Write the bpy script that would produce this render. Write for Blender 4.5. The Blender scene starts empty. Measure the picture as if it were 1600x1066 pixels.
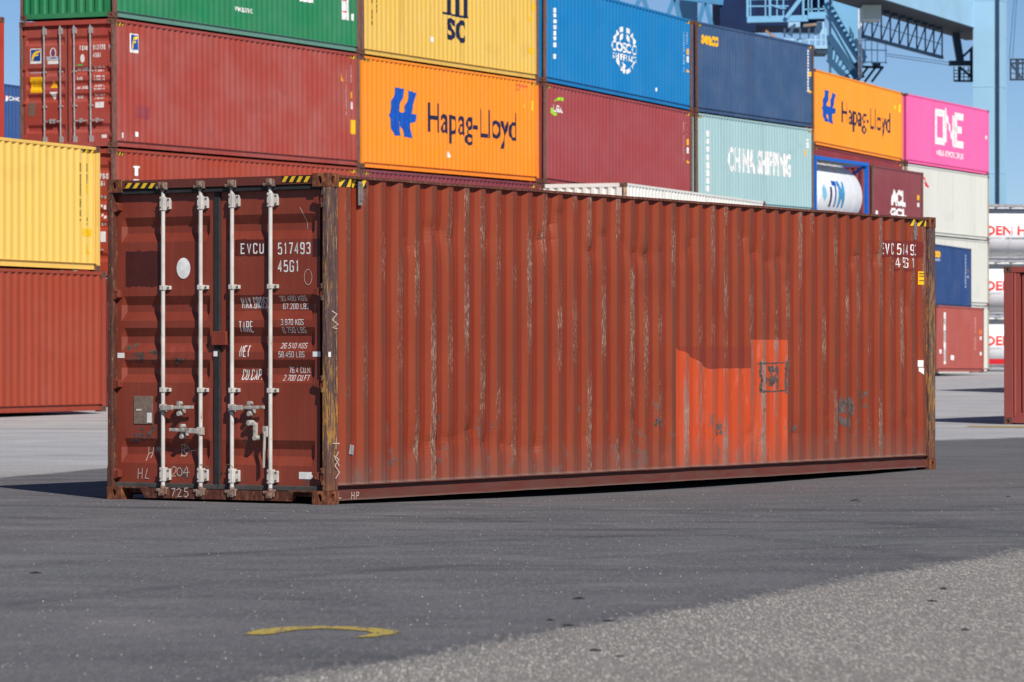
import bpy, bmesh, math, random
from mathutils import Vector, Matrix, noise
random.seed(7)
R = math.radians
scene = bpy.context.scene
COL = scene.collection

# ------------------------------------------------------------------ camera, sky, sun, exposure
CAMZ = 1.289
F = 5760.0                     # focal length in pixels of a 1600 wide picture
PITCH = math.atan(25 / F)
cam = bpy.data.cameras.new("camera")
cam.sensor_width = 36
cam.lens = 36 * F / 1600
cam.clip_start = 0.5
cam.clip_end = 6000
cam.dof.use_dof = True
cam.dof.focus_distance = 34.5
cam.dof.aperture_fstop = 6.3
camo = bpy.data.objects.new("camera", cam)
camo.location = (0, 0, CAMZ)
camo.rotation_euler = (R(90) + PITCH, 0, 0)
COL.objects.link(camo)
scene.camera = camo

SUN = Vector((0.331, -0.717, 0.616)).normalized()
world = bpy.data.worlds.new("World")
scene.world = world
world.use_nodes = True
wn = world.node_tree
sky = wn.nodes.new("ShaderNodeTexSky")
sky.sky_type = 'NISHITA'
sky.sun_disc = False
sky.sun_elevation = math.asin(SUN.z)
sky.sun_rotation = math.atan2(SUN.x, SUN.y)
sky.air_density = 0.6
sky.dust_density = 0.0
sky.ozone_density = 5.0
wn.links.new(sky.outputs[0], wn.nodes["Background"].inputs[0])
wn.nodes["Background"].inputs[1].default_value = 0.08
sl = bpy.data.lights.new("sun", 'SUN')
sl.energy = 4.8
sl.angle = R(0.5)
sl.color = (1.0, 0.95, 0.88)
so = bpy.data.objects.new("sun", sl)
so.rotation_euler = SUN.to_track_quat('Z', 'Y').to_euler()
so.location = (10, -20, 30)
COL.objects.link(so)
scene.view_settings.view_transform = 'Standard'
scene.view_settings.look = 'None'
scene.view_settings.exposure = 0.1
scene.view_settings.gamma = 1

# ------------------------------------------------------------------ survey helpers: sight lines of the photograph
def ray(px, py):
    f = Vector((0, math.cos(PITCH), math.sin(PITCH)))
    u = Vector((0, -math.sin(PITCH), math.cos(PITCH)))
    return f * F + Vector((1, 0, 0)) * (px - 800) + u * (533 - py)
def at(px, py, Y):
    d = ray(px, py)
    return Vector((0, 0, CAMZ)) + d * (Y / d.y)

GP = [(-400, 0), (46, 0), (67, .05), (78, .11), (83, .165), (94.6, .32), (105.6, .445), (117.3, .34), (128.2, .48),
      (153, .60), (165, .62), (200, .66), (9000, .66)]
def ground_y(Y):
    for (a, ga), (b, gb) in zip(GP, GP[1:]):
        if Y <= b:
            t = (Y - a) / (b - a)
            return ga + (gb - ga) * t
    return GP[-1][1]

# ------------------------------------------------------------------ object helpers
def tag(o, label=None, cat=None, group=None, kind=None):
    if label: o["label"] = label
    if cat: o["category"] = cat
    if group: o["group"] = group
    if kind: o["kind"] = kind
    return o
def empty(name, loc, rot=(0, 0, 0)):
    o = bpy.data.objects.new(name, None)
    o.location = loc
    o.rotation_euler = rot
    o.empty_display_size = 0.3
    COL.objects.link(o)
    return o
def link_mesh(name, me, mat, parent=None):
    o = bpy.data.objects.new(name, me)
    if mat and not me.materials: me.materials.append(mat)
    COL.objects.link(o)
    if parent: o.parent = parent
    return o

class MB:
    def __init__(s):
        s.v = []; s.f = []
    def add(s, vs, fs):
        b = len(s.v)
        s.v += [Vector(v) for v in vs]
        s.f += [tuple(i + b for i in f) for f in fs]
        return s
    def box(s, x0, x1, y0, y1, z0, z1):
        return s.add([(x0, y0, z0), (x1, y0, z0), (x1, y1, z0), (x0, y1, z0), (x0, y0, z1), (x1, y0, z1), (x1, y1, z1), (x0, y1, z1)],
                     [(0, 3, 2, 1), (4, 5, 6, 7), (0, 1, 5, 4), (1, 2, 6, 5), (2, 3, 7, 6), (3, 0, 4, 7)])
    def bar(s, p0, p1, w, h=None, up=(0, 0, 1)):
        p0 = Vector(p0); p1 = Vector(p1); h = h or w
        d = (p1 - p0).normalized()
        a = d.cross(Vector(up))
        if a.length < 1e-3: a = d.cross(Vector((0, 1, 0)))
        a.normalize(); b = a.cross(d).normalized()
        vs = []
        for p in (p0, p1):
            for i, j in ((-1, -1), (1, -1), (1, 1), (-1, 1)):
                vs.append(p + a * (i * w / 2) + b * (j * h / 2))
        return s.add(vs, [(0, 1, 2, 3), (7, 6, 5, 4), (0, 4, 5, 1), (1, 5, 6, 2), (2, 6, 7, 3), (3, 7, 4, 0)])
    def tube(s, p0, p1, r, n=12, r1=None):
        p0 = Vector(p0); p1 = Vector(p1); r1 = r if r1 is None else r1
        d = (p1 - p0).normalized()
        a = d.cross(Vector((0, 0, 1)))
        if a.length < 1e-3: a = d.cross(Vector((0, 1, 0)))
        a.normalize(); b = d.cross(a)
        vs = []
        for p, q in ((p0, r), (p1, r1)):
            for i in range(n):
                t = 2 * math.pi * i / n
                vs.append(p + (a * math.cos(t) + b * math.sin(t)) * q)
        return s.add(vs, [(i, (i + 1) % n, n + (i + 1) % n, n + i) for i in range(n)] + [tuple(range(n))[::-1], tuple(range(n, 2 * n))])
    def prism(s, pts, d):
        d = Vector(d); n = len(pts)
        vs = [Vector(p) for p in pts] + [Vector(p) + d for p in pts]
        return s.add(vs, [tuple(range(n))[::-1], tuple(range(n, 2 * n))] + [(i, (i + 1) % n, n + (i + 1) % n, n + i) for i in range(n)])
    def mesh(s, name, fixn=True):
        me = bpy.data.meshes.new(name)
        me.from_pydata([tuple(v) for v in s.v], [], s.f)
        if fixn:
            bm = bmesh.new(); bm.from_mesh(me)
            bmesh.ops.recalc_face_normals(bm, faces=bm.faces)
            bm.to_mesh(me); bm.free()
        me.update()
        return me
    def build(s, name, mat, parent=None, smooth=None, bevel=0):
        me = s.mesh(name)
        if bevel:
            bm = bmesh.new(); bm.from_mesh(me)
            bmesh.ops.bevel(bm, geom=list(bm.edges), offset=bevel, segments=1, affect='EDGES', clamp_overlap=True)
            bm.to_mesh(me); bm.free()
        if smooth:
            me.shade_smooth()
            try: me.set_sharp_from_angle(angle=R(smooth))
            except Exception: pass
        return link_mesh(name, me, mat, parent)

# ------------------------------------------------------------------ material helpers
class NT:
    def __init__(s, name):
        s.m = bpy.data.materials.new(name); s.m.use_nodes = True
        s.t = s.m.node_tree; s.b = s.t.nodes["Principled BSDF"]
        s.oc = None
    def set(s, sock, val):
        if hasattr(val, "is_linked") or isinstance(val, bpy.types.NodeSocket): s.t.links.new(val, sock)
        elif isinstance(val, (tuple, list)) and sock.type == 'RGBA' and len(val) == 3: sock.default_value = (*val, 1)
        else: sock.default_value = val
    def coord(s, kind="Object"):
        if s.oc is None: s.oc = s.t.nodes.new("ShaderNodeTexCoord")
        return s.oc.outputs[kind]
    def sep(s, v):
        n = s.t.nodes.new("ShaderNodeSeparateXYZ"); s.set(n.inputs[0], v); return n.outputs
    def comb(s, x, y, z):
        n = s.t.nodes.new("ShaderNodeCombineXYZ")
        for i, q in enumerate((x, y, z)): s.set(n.inputs[i], q)
        return n.outputs[0]
    def math(s, op, a, b=0.0, c=None, clamp=False):
        n = s.t.nodes.new("ShaderNodeMath"); n.operation = op; n.use_clamp = clamp
        s.set(n.inputs[0], a); s.set(n.inputs[1], b)
        if c is not None: s.set(n.inputs[2], c)
        return n.outputs[0]
    def scale(s, v, sx, sy, sz):
        n = s.t.nodes.new("ShaderNodeVectorMath"); n.operation = 'MULTIPLY'
        s.set(n.inputs[0], v); n.inputs[1].default_value = (sx, sy, sz); return n.outputs[0]
    def addv(s, v, w):
        n = s.t.nodes.new("ShaderNodeVectorMath"); n.operation = 'ADD'
        s.set(n.inputs[0], v); s.set(n.inputs[1], w); return n.outputs[0]
    def noise(s, v, sc, det=3, rough=0.55, dist=0.0):
        n = s.t.nodes.new("ShaderNodeTexNoise"); s.set(n.inputs["Vector"], v)
        n.inputs["Scale"].default_value = sc; n.inputs["Detail"].default_value = det
        n.inputs["Roughness"].default_value = rough; n.inputs["Distortion"].default_value = dist
        return n.outputs[0]
    def vor(s, v, sc, out=0):
        n = s.t.nodes.new("ShaderNodeTexVoronoi"); s.set(n.inputs["Vector"], v); n.inputs["Scale"].default_value = sc
        return n.outputs[out]
    def white(s, v):
        n = s.t.nodes.new("ShaderNodeTexWhiteNoise"); n.noise_dimensions = '1D'; s.set(n.inputs["W"], v); return n.outputs[0]
    def ramp(s, f, lo, hi, a=0.0, b=1.0):
        n = s.t.nodes.new("ShaderNodeMapRange"); n.clamp = True
        s.set(n.inputs[0], f)
        for i, q in zip((1, 2, 3, 4), (lo, hi, a, b)): s.set(n.inputs[i], q)
        return n.outputs[0]
    def mix(s, f, a, b, mode='MIX'):
        n = s.t.nodes.new("ShaderNodeMix"); n.data_type = 'RGBA'; n.blend_type = mode
        s.set(n.inputs[0], f); s.set(n.inputs[6], a); s.set(n.inputs[7], b)
        return n.outputs[2]
    def bump(s, h, strength, dist=0.01):
        n = s.t.nodes.new("ShaderNodeBump"); n.inputs["Strength"].default_value = strength
        n.inputs["Distance"].default_value = dist; s.set(n.inputs["Height"], h)
        s.t.links.new(n.outputs[0], s.b.inputs["Normal"])
    def done(s, col, rough=0.5, metal=0.0, spec=0.5):
        s.set(s.b.inputs["Base Color"], col); s.set(s.b.inputs["Roughness"], rough)
        s.set(s.b.inputs["Metallic"], metal)
        s.b.inputs["Specular IOR Level"].default_value = spec
        return s.m

def srgb(r, g, b):
    f = lambda c: (c / 255 / 12.92) if c / 255 <= 0.04045 else ((c / 255 + 0.055) / 1.055) ** 2.4
    return (f(r), f(g), f(b))
def mul(c, k): return tuple(min(1, q * k) for q in c)

RUST = (0.10, 0.04, 0.02)
_pc = {}
def paint(name, rgb, rust=0.3, streak=0.35, rough=0.5, fade=0.25):
    """painted steel: run-off streaks, faded areas and rust freckles"""
    if name in _pc: return _pc[name]
    m = NT(name)
    info = m.t.nodes.new("ShaderNodeObjectInfo")
    oc = m.addv(m.coord(), m.comb(m.math('MULTIPLY', info.outputs["Random"], 37.0), 0.0, m.math('MULTIPLY', info.outputs["Random"], 13.0)))
    big = m.noise(m.scale(oc, .5, .5, .7), 1.3, 3)
    st = m.noise(m.scale(oc, 9, 9, .5), 1.0, 4, .6)
    dark = mul(rgb, 0.62)
    pale = tuple(min(1, q * 0.8 + 0.09) for q in rgb)
    c = m.mix(m.ramp(big, .38, .68, 0, fade), rgb, pale)
    c = m.mix(m.ramp(st, .52, .72, 0, streak), c, dark)
    lo = m.sep(m.coord())
    pan = m.white(m.math('ADD', m.math('FLOOR', m.math('DIVIDE', lo[0], 1.13)), m.math('MULTIPLY', info.outputs["Random"], 91.0)))
    c = m.mix(m.ramp(pan, 0, 1, 0, .22), c, mul(rgb, .78))
    runs = m.noise(m.scale(oc, 7, 7, .22), 1.0, 5, .7)
    c = m.mix(m.ramp(runs, .60, .68, 0, .25 + .5 * rust), c, tuple(q * .55 + r_ * .45 for q, r_ in zip(mul(rgb, .6), (.16, .075, .04))))
    patch = m.noise(m.scale(m.addv(oc, (5, 3, 9)), .9, .9, 1.1), 1.0, 2, .4)
    c = m.mix(m.ramp(patch, .66, .69, 0, .18 + .25 * rust), c, mul(rgb, .74))
    rn = m.noise(m.scale(oc, 5, 5, 1.6), 3.0, 5, .7)
    rm = m.ramp(rn, .70 - .08 * rust, .76 - .05 * rust, 0, min(1, rust * 2))
    c = m.mix(rm, c, RUST)
    m.bump(m.noise(m.scale(oc, 1, 1, 1), 6, 3), .12, .01)
    _pc[name] = m.done(c, m.ramp(st, .3, .7, rough - .08, rough + .15), 0, .4)
    return _pc[name]
def plain(name, rgb, rough=0.6, var=0.25, sc=6.0, metal=0.0):
    if name in _pc: return _pc[name]
    m = NT(name)
    n = m.noise(m.coord(), sc, 4, .6)
    c = m.mix(m.ramp(n, .35, .7, 0, 1), mul(rgb, 1 + var * .4), mul(rgb, 1 - var))
    _pc[name] = m.done(c, rough, metal, .4)
    return _pc[name]

# ------------------------------------------------------------------ the ground
def ground_dip(x, y):
    t = Vector((.5325, .8464)); q = Vector((x + 1.61, y - 32.14))
    s = q.dot(t); w = q.x * t.y - q.y * t.x
    if 0 < s < 12.19: return -.055 * math.sin(math.pi * s / 12.19) * math.exp(-((w - .2) / 2.2) ** 2)
    return 0
def frange(a, b, st):
    n = int(round((b - a) / st)); return [a + (b - a) * i / n for i in range(n)]
xs = [-3000, -800, -300, -120, -60, -40, -25, -15] + frange(-10, 12, .4) + [12, 16, 22, 30, 45, 70, 130, 300, 800, 3000]
ys = [-400, -100, -20, 0, 8] + frange(12, 50, .4) + frange(50, 170, 2.0) + [170, 185, 200, 260, 400, 800, 1600, 5000]
gm = MB()
nx = len(xs)
gm.add([(x, y, ground_y(y) + ground_dip(x, y)) for y in ys for x in xs],
       [(j * nx + i, j * nx + i + 1, (j + 1) * nx + i + 1, (j + 1) * nx + i) for j in range(len(ys) - 1) for i in range(nx - 1)])
def ground_mat():
    m = NT("yard_asphalt")
    P = m.coord("Object"); o = m.sep(P); X, Y = o[0], o[1]
    edge = m.math('MULTIPLY', m.math('SUBTRACT', m.noise(P, .9, 4, .6), .5), .9)
    # front seam: newer dark tarmac to the left of it, old open aggregate to the right
    sd1 = m.math('ADD', m.math('SUBTRACT', X, m.math('MULTIPLY_ADD', Y, .435, -.606 - .435 * 15.5)), m.math('ADD', m.math('MULTIPLY', edge, .40), m.math('MULTIPLY', m.math('SUBTRACT', m.noise(P, 16, 4, .75), .5), .30)))
    fine0 = m.noise(m.scale(P, 34, 3.2, 1), 1, 4, .7)
    m1 = m.ramp(m.math('ADD', sd1, m.math('MULTIPLY', m.math('SUBTRACT', fine0, .5), .9)), -.10, .16)
    b1 = m.math('MULTIPLY_ADD', X, 1.194, 42.7 + 1.194 * 4.69)
    b2 = m.math('MULTIPLY_ADD', X, 4.6, 42.7 + 4.6 * 4.69)
    sd2 = m.math('ADD', m.math('SUBTRACT', Y, m.math('MINIMUM', b1, b2)), m.math('MULTIPLY', edge, 3.0))
    m2 = m.ramp(sd2, -.3, .5)
    light = m.math('MAXIMUM', m1, m2)
    streak = m.noise(m.scale(P, .5, .55, 1), 1.0, 6, .66, .6)
    fine = m.noise(m.scale(P, 34, 3.2, 1), 1, 4, .7)
    grain = m.noise(m.scale(P, 110, 9, 1), 1, 3, .7)
    v = m.t.nodes.new("ShaderNodeTexVoronoi"); m.set(v.inputs["Vector"], m.scale(m.addv(P, m.scale(m.comb(fine, grain, 0.0), .008, .09, 0)), 150, 13, 1)); v.inputs["Scale"].default_value = 1
    stone = m.sep(v.outputs["Color"])[0]
    dist = v.outputs["Distance"]
    dark = m.mix(m.ramp(streak, .36, .66), srgb(91, 90, 93), srgb(110, 108, 110))
    dark = m.mix(m.ramp(m.noise(m.scale(P, .12, .3, 1), 1, 3), .45, .7, 0, .35), dark, srgb(88, 98, 98))
    dark = m.mix(m.ramp(fine, .45, .66, 0, .5), dark, srgb(126, 123, 124))
    dark = m.mix(m.ramp(grain, .48, .70, 0, .65), dark, srgb(58, 57, 62))
    dust = m.ramp(m.noise(m.scale(P, .55, .8, 1), 1.3, 6, .72), .52, .74, 0, .42)
    dark = m.mix(dust, dark, srgb(140, 136, 132))
    tyre = m.ramp(m.noise(m.scale(m.addv(P, (7, 3, 0)), .25, .8, 1), 1.3, 4, .6), .56, .70, 0, .42)
    dark = m.mix(tyre, dark, srgb(52, 52, 58))
    for cx, cy, rad, wd in ((-9.0, 21.0, 12.0, .13), (-9.0, 21.0, 14.1, .13), (9.5, 14.0, 13.2, .12), (9.5, 14.0, 15.3, .12), (2.0, 52.0, 21.0, .15), (2.0, 52.0, 23.2, .15)):
        dx = m.math('SUBTRACT', X, cx); dy = m.math('SUBTRACT', Y, cy)
        rr_ = m.math('SQRT', m.math('ADD', m.math('MULTIPLY', dx, dx), m.math('MULTIPLY', dy, dy)))
        dd = m.math('ABSOLUTE', m.math('SUBTRACT', rr_, rad))
        arc_ = m.math('MULTIPLY', m.ramp(dd, wd * 1.5, wd * .5), m.ramp(m.noise(P, 1.1, 4, .7), .38, .62, 0, .45))
        dark = m.mix(arc_, dark, srgb(60, 59, 65))
    seam = m.math('MULTIPLY', m.ramp(sd1, -.30, -.03), m.ramp(sd1, .06, -.02))
    dark = m.mix(m.math('MULTIPLY', seam, .35), dark, srgb(70, 68, 72))
    v2 = m.t.nodes.new("ShaderNodeTexVoronoi"); m.set(v2.inputs["Vector"], P); v2.inputs["Scale"].default_value = 9
    speck = m.math('MULTIPLY', m.math('LESS_THAN', v2.outputs["Distance"], .16), m.math('GREATER_THAN', m.sep(v2.outputs["Color"])[1], .72))
    dark = m.mix(m.math('MULTIPLY', speck, .0), dark, srgb(205, 200, 190))
    pale_ground = m.mix(m.ramp(stone, .1, .9), srgb(134, 130, 125), srgb(172, 167, 160))  # the pale stone's own colour
    pale_ground = m.mix(m.ramp(dist, .36, .66, 0, .55), pale_ground, srgb(86, 82, 78))
    pale_ground = m.mix(m.math('MULTIPLY', m.math('GREATER_THAN', stone, .9), .8), pale_ground, srgb(206, 198, 186))
    pale_ground = m.mix(m.ramp(streak, .42, .7, 0, .35), pale_ground, srgb(126, 119, 113))
    far = m.ramp(Y, 36, 46)
    back = m.mix(m.ramp(streak, .38, .68), srgb(164, 164, 166), srgb(186, 186, 187))
    back = m.mix(m.ramp(fine, .45, .7, 0, .5), back, srgb(134, 133, 136))
    back = m.mix(m.ramp(m.noise(m.scale(P, .05, .55, 1), 1.2, 3, .55), .58, .66, 0, .5), back, srgb(128, 126, 128))
    pale_ground = m.mix(far, pale_ground, back)
    c = m.mix(light, dark, pale_ground)
    oil = m.ramp(m.noise(m.scale(m.addv(P, (31, 9, 0)), 1.0, 1.0, 1), 1.1, 4, .6), .74, .78, 0, .75)
    c = m.mix(oil, c, srgb(40, 40, 44))
    m.bump(m.math('MULTIPLY_ADD', m.math('SUBTRACT', .6, dist), m.math('MULTIPLY_ADD', light, .9, .1), m.math('MULTIPLY', fine, .5)), .5, .006)
    return m.done(c, .9, 0, .25)
g = gm.build("ground", ground_mat(), None, smooth=80)
tag(g, kind="structure")

def worn_yellow():
    m = NT("road_paint_yellow"); P = m.coord()
    n = m.noise(m.scale(P, 30, 3.5, 1), 1, 5, .75); n2 = m.noise(P, 2.4, 4, .6)
    c = m.mix(m.ramp(n2, .35, .65), srgb(178, 156, 72), srgb(164, 144, 78))
    c = m.mix(m.ramp(n, .50, .60, 0, .8), c, srgb(98, 95, 92))
    return m.done(c, .85, 0, .25)
yel = worn_yellow()
def ground_poly(name, pts, mat, lift=.004):
    mb = MB(); vs = []
    for px, py in pts:
        d = ray(px, py); Y = -CAMZ / d.z * d.y
        for _ in range(8):
            Y = (ground_y(Y) - CAMZ) / d.z * d.y
        p = at(px, py, Y); vs.append((p.x, p.y, p.z + lift))
    me = bpy.data.meshes.new(name); me.from_pydata(vs, [], [tuple(range(len(vs)))])
    return link_mesh(name, me, mat)
a = ground_poly("arrow_marking", [(382, 991.7), (396, 987), (412, 983.6), (450, 980.6), (506, 979.2), (544, 980), (565, 980.6), (582, 982), (606, 984.6), (629, 988.3),
    (612, 992.5), (588, 995.8), (550.6, 997.6), (570, 993.6), (584, 990.4), (571, 987), (537, 984.6), (525, 983.8), (495, 983.6), (469, 984.6), (448, 987.6), (431, 990.8), (412, 992.8), (397, 993.2)], yel)
tag(a, kind="structure")
a = ground_poly("lane_marking", [(1512, 667.3), (1600, 668.6), (1660, 669.4), (1660, 667.3), (1600, 666.4), (1512, 665.6)], yel)
tag(a, kind="structure")

# ------------------------------------------------------------------ lettering and decals
_tc = {}
def text2d(body, res=3, bold=0.0):
    key = (body, res, bold)
    if key in _tc: return _tc[key]
    cu = bpy.data.curves.new("lettering", 'FONT'); cu.body = body; cu.resolution_u = res; cu.fill_mode = 'FRONT'
    cu.offset = bold
    o = bpy.data.objects.new("lettering_tmp", cu); COL.objects.link(o)
    dg = bpy.context.evaluated_depsgraph_get(); dg.update()
    me = bpy.data.meshes.new_from_object(o.evaluated_get(dg))
    vs = [(v.co.x, v.co.y) for v in me.vertices]; fs = [tuple(p.vertices) for p in me.polygons]
    bpy.data.objects.remove(o); bpy.data.curves.remove(cu); bpy.data.meshes.remove(me)
    x0 = min(v[0] for v in vs); x1 = max(v[0] for v in vs); y0 = min(v[1] for v in vs); y1 = max(v[1] for v in vs)
    vs = [((x - x0) / (x1 - x0), (y - y0) / (y1 - y0)) for x, y in vs]
    _tc[key] = (vs, fs)
    return vs, fs
def decal(name, vs, fs, fun, cu, cv, mat, parent):
    """a flat mark in surface coordinates, cut where the surface bends and laid on it"""
    me = bpy.data.meshes.new(name)
    me.from_pydata([(x, y, 0) for x, y in vs], [], fs)
    bm = bmesh.new(); bm.from_mesh(me)
    us = [v[0] for v in vs]; ws = [v[1] for v in vs]
    for c in cu:
        if min(us) < c < max(us):
            bmesh.ops.bisect_plane(bm, geom=list(bm.verts) + list(bm.edges) + list(bm.faces), plane_co=(c, 0, 0), plane_no=(1, 0, 0))
    for c in cv:
        if min(ws) < c < max(ws):
            bmesh.ops.bisect_plane(bm, geom=list(bm.verts) + list(bm.edges) + list(bm.faces), plane_co=(0, c, 0), plane_no=(0, 1, 0))
    for v in bm.verts: v.co = Vector(fun(v.co.x, v.co.y))
    bm.to_mesh(me); bm.free()
    return link_mesh(name, me, mat, parent)
def rect(u0, u1, v0, v1): return [(u0, v0), (u1, v0), (u1, v1), (u0, v1)], [(0, 1, 2, 3)]
def merge2d(items):
    V = []; Fs = []
    for vs, fs in items:
        b = len(V); V += vs; Fs += [tuple(i + b for i in f) for f in fs]
    return V, Fs
def ribbon(pts, w):
    """a stroke of even width with mitred corners"""
    V = []; n = len(pts); P_ = [Vector(p) for p in pts]
    for i in range(n):
        d0 = P_[i] - P_[i - 1] if i else P_[1] - P_[0]
        d1 = P_[i + 1] - P_[i] if i < n - 1 else d0
        if d0.length < 1e-9: d0 = d1
        if d1.length < 1e-9: d1 = d0
        n0 = Vector((-d0.y, d0.x)).normalized(); n1 = Vector((-d1.y, d1.x)).normalized()
        q = n0 + n1
        q = n0 if q.length < .2 else q.normalized()
        k = min(2.0, 1 / max(.3, q.dot(n0)))
        q = q * (w / 2 * k)
        V += [tuple(P_[i] + q), tuple(P_[i] - q)]
    return V, [(2 * i, 2 * i + 1, 2 * i + 3, 2 * i + 2) for i in range(n - 1)]
_rr = lambda y0, y1: [(.5, y1), (.26, y1), (.07, y1 - .05), (0, y1 - .15), (0, y0 + .15), (.07, y0 + .05), (.26, y0), (.74, y0), (.93, y0 + .05), (1, y0 + .15), (1, y1 - .15), (.93, y1 - .05), (.74, y1), (.5, y1)]
_C = [(1, .76), (1, .86), (.92, .96), (.72, 1), (.28, 1), (.08, .96), (0, .86), (0, .14), (.08, .04), (.28, 0), (.72, 0), (.92, .04), (1, .14)]
GLYPH = {
 'E': [[(1, 1), (0, 1), (0, 0), (1, 0)], [(0, .52), (.8, .52)]], 'V': [[(0, 1), (.5, 0), (1, 1)]], 'C': [_C + [(1, .24)]],
 'U': [[(0, 1), (0, .14), (.08, .04), (.28, 0), (.72, 0), (.92, .04), (1, .14), (1, 1)]],
 '5': [[(.95, 1), (.08, 1), (.03, .52), (.3, .6), (.72, .6), (.93, .55), (1, .45), (1, .14), (.92, .04), (.72, 0), (.28, 0), (.08, .04), (0, .14)]],
 '1': [[(.22, .80), (.62, 1), (.62, 0)]], '7': [[(0, 1), (1, 1), (.4, 0)]], '4': [[(.72, 0), (.72, 1), (0, .28), (1, .28)]],
 '9': [[(1, .6), (.9, .47), (.72, .44), (.28, .44), (.08, .48), (0, .58), (0, .86), (.08, .96), (.28, 1), (.72, 1), (.92, .96), (1, .86), (1, .14), (.92, .04), (.72, 0), (.28, 0), (.06, .05), (0, .14)]],
 '6': [[(1, .86), (.92, .96), (.72, 1), (.28, 1), (.08, .96), (0, .86), (0, .14), (.08, .04), (.28, 0), (.72, 0), (.92, .04), (1, .14), (1, .42), (.92, .53), (.72, .56), (.28, .56), (.1, .52), (0, .40)]],
 '3': [[(0, .86), (.08, .96), (.28, 1), (.72, 1), (.92, .96), (1, .86), (1, .66), (.9, .56), (.65, .52), (.35, .52)], [(.65, .52), (.9, .48), (1, .38), (1, .14), (.92, .04), (.72, 0), (.28, 0), (.08, .04), (0, .14)]],
 'G': [_C + [(1, .47), (.55, .47)]], 'M': [[(0, 0), (0, 1), (.5, .3), (1, 1), (1, 0)]], 'A': [[(0, 0), (.5, 1), (1, 0)], [(.18, .3), (.82, .3)]],
 'X': [[(0, 0), (1, 1)], [(0, 1), (1, 0)]], '.': [[(.32, .0), (.32, .09)]], ',': [[(.4, .1), (.3, -.1)]],
 'R': [[(0, 0), (0, 1), (.72, 1), (.93, .96), (1, .86), (1, .64), (.93, .53), (.72, .49), (0, .49)], [(.55, .49), (1, 0)]],
 'O': [_rr(0, 1)], '0': [_rr(0, 1)], '8': [_rr(0, .53), _rr(.53, 1)],
 'S': [[(1, .86), (.92, .96), (.72, 1), (.28, 1), (.08, .96), (0, .86), (0, .66), (.1, .56), (.3, .53), (.7, .47), (.9, .44), (1, .34), (1, .14), (.92, .04), (.72, 0), (.28, 0), (.08, .04), (0, .14)]],
 'T': [[(0, 1), (1, 1)], [(.5, 1), (.5, 0)]], 'N': [[(0, 0), (0, 1), (1, 0), (1, 1)]], 'K': [[(0, 0), (0, 1)], [(1, 1), (.03, .42)], [(.32, .62), (1, 0)]],
 'L': [[(0, 1), (0, 0), (1, 0)]], 'B': [[(0, 0), (0, 1), (.7, 1), (.95, .93), (.95, .60), (.7, .53), (0, .53)], [(.7, .53), (1, .44), (1, .08), (.75, 0), (0, 0)]],
 'P': [[(0, 0), (0, 1), (.72, 1), (.93, .96), (1, .86), (1, .62), (.93, .51), (.72, .47), (0, .47)]], 'F': [[(0, 0), (0, 1), (1, 1)], [(0, .52), (.8, .52)]],
 '2': [[(0, .84), (.08, .96), (.28, 1), (.72, 1), (.92, .96), (1, .86), (1, .64), (.02, 0), (1, 0)]], 'I': [[(.5, 0), (.5, 1)]]}
def stencil(body, u0, u1, v0, v1, wt=.16, gap=.42):
    """narrow block lettering built from strokes, fitted to a box in metres"""
    wid = {'.': .34, ',': .34, '1': .8, 'I': .5, ' ': .5, 'M': 1.15}
    tot = sum(wid.get(ch, 1) for ch in body) + gap * (len(body) - 1)
    k = (u1 - u0) / tot; t = wt * (v1 - v0); x = u0; it = []; sg = 1 if k > 0 else -1
    for ch in body:
        w_ = wid.get(ch, 1) * k
        for st_ in GLYPH.get(ch, []):
            it.append(ribbon([(x + sg * t / 2 + px * (w_ - sg * t), v0 + t / 2 + py * (v1 - v0 - t)) for px, py in st_], t))
        x += w_ + gap * k
    return merge2d(it)
def blob(u, v, ru, rv, n=26, jag=.35, seed=0):
    rr = random.Random(seed); pts = []
    for i in range(n):
        t = 2 * math.pi * i / n; k = 1 - jag * rr.random()
        c, s_ = math.cos(t), math.sin(t)
        q = 1 / max(abs(c), abs(s_)) ** .5 if jag else 1
        pts.append((u + ru * c * k * q, v + rv * s_ * k * q))
    return pts, [tuple(range(n))]

# ------------------------------------------------------------------ shared materials
white = plain("lettering_white", (.76, .75, .73), .6, .28, 7)
black = plain("lettering_black", (.012, .012, .014), .6, .2, 20)
haz_y = plain("hazard_yellow", srgb(226, 178, 30), .55, .18, 14)
sticker_y = plain("sticker_yellow", srgb(236, 178, 20), .5, .15, 14)
navy_ink = plain("lettering_navy", srgb(16, 26, 60), .5, .15, 8)
rubber = plain("rubber", (.022, .022, .024), .75, .4, 10)
void = plain("dark_void", (.006, .005, .005), .95, .1)
galv = plain("galvanised_steel", (.42, .42, .41), .45, .3, 18, .3)
under = plain("underframe_steel", (.035, .02, .017), .8, .4)
ruststeel = None
def rust_mat(name, base, ochre, amount):
    m = NT(name); oc = m.coord()
    st = m.noise(m.scale(oc, 14, 14, 1.4), 2.2, 6, .7)
    pt = m.noise(m.scale(oc, 6, 6, 2.2), 3.0, 5, .68)
    fl = m.noise(m.scale(oc, 30, 30, 5), 2.4, 4, .7)
    c = m.mix(m.ramp(st, .38, .62), base, mul(base, .5))
    c = m.mix(m.ramp(pt, .60 - amount * .22, .68 - amount * .18, 0, .9), c, ochre)
    c = m.mix(m.ramp(fl, .62, .68, 0, .75), c, srgb(176, 150, 118))
    c = m.mix(m.ramp(m.noise(oc, 22, 4, .7), .57, .66, 0, .8), c, (.05, .028, .02))
    m.bump(pt, .35, .01)
    return m.done(c, .75, 0, .3)
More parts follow.
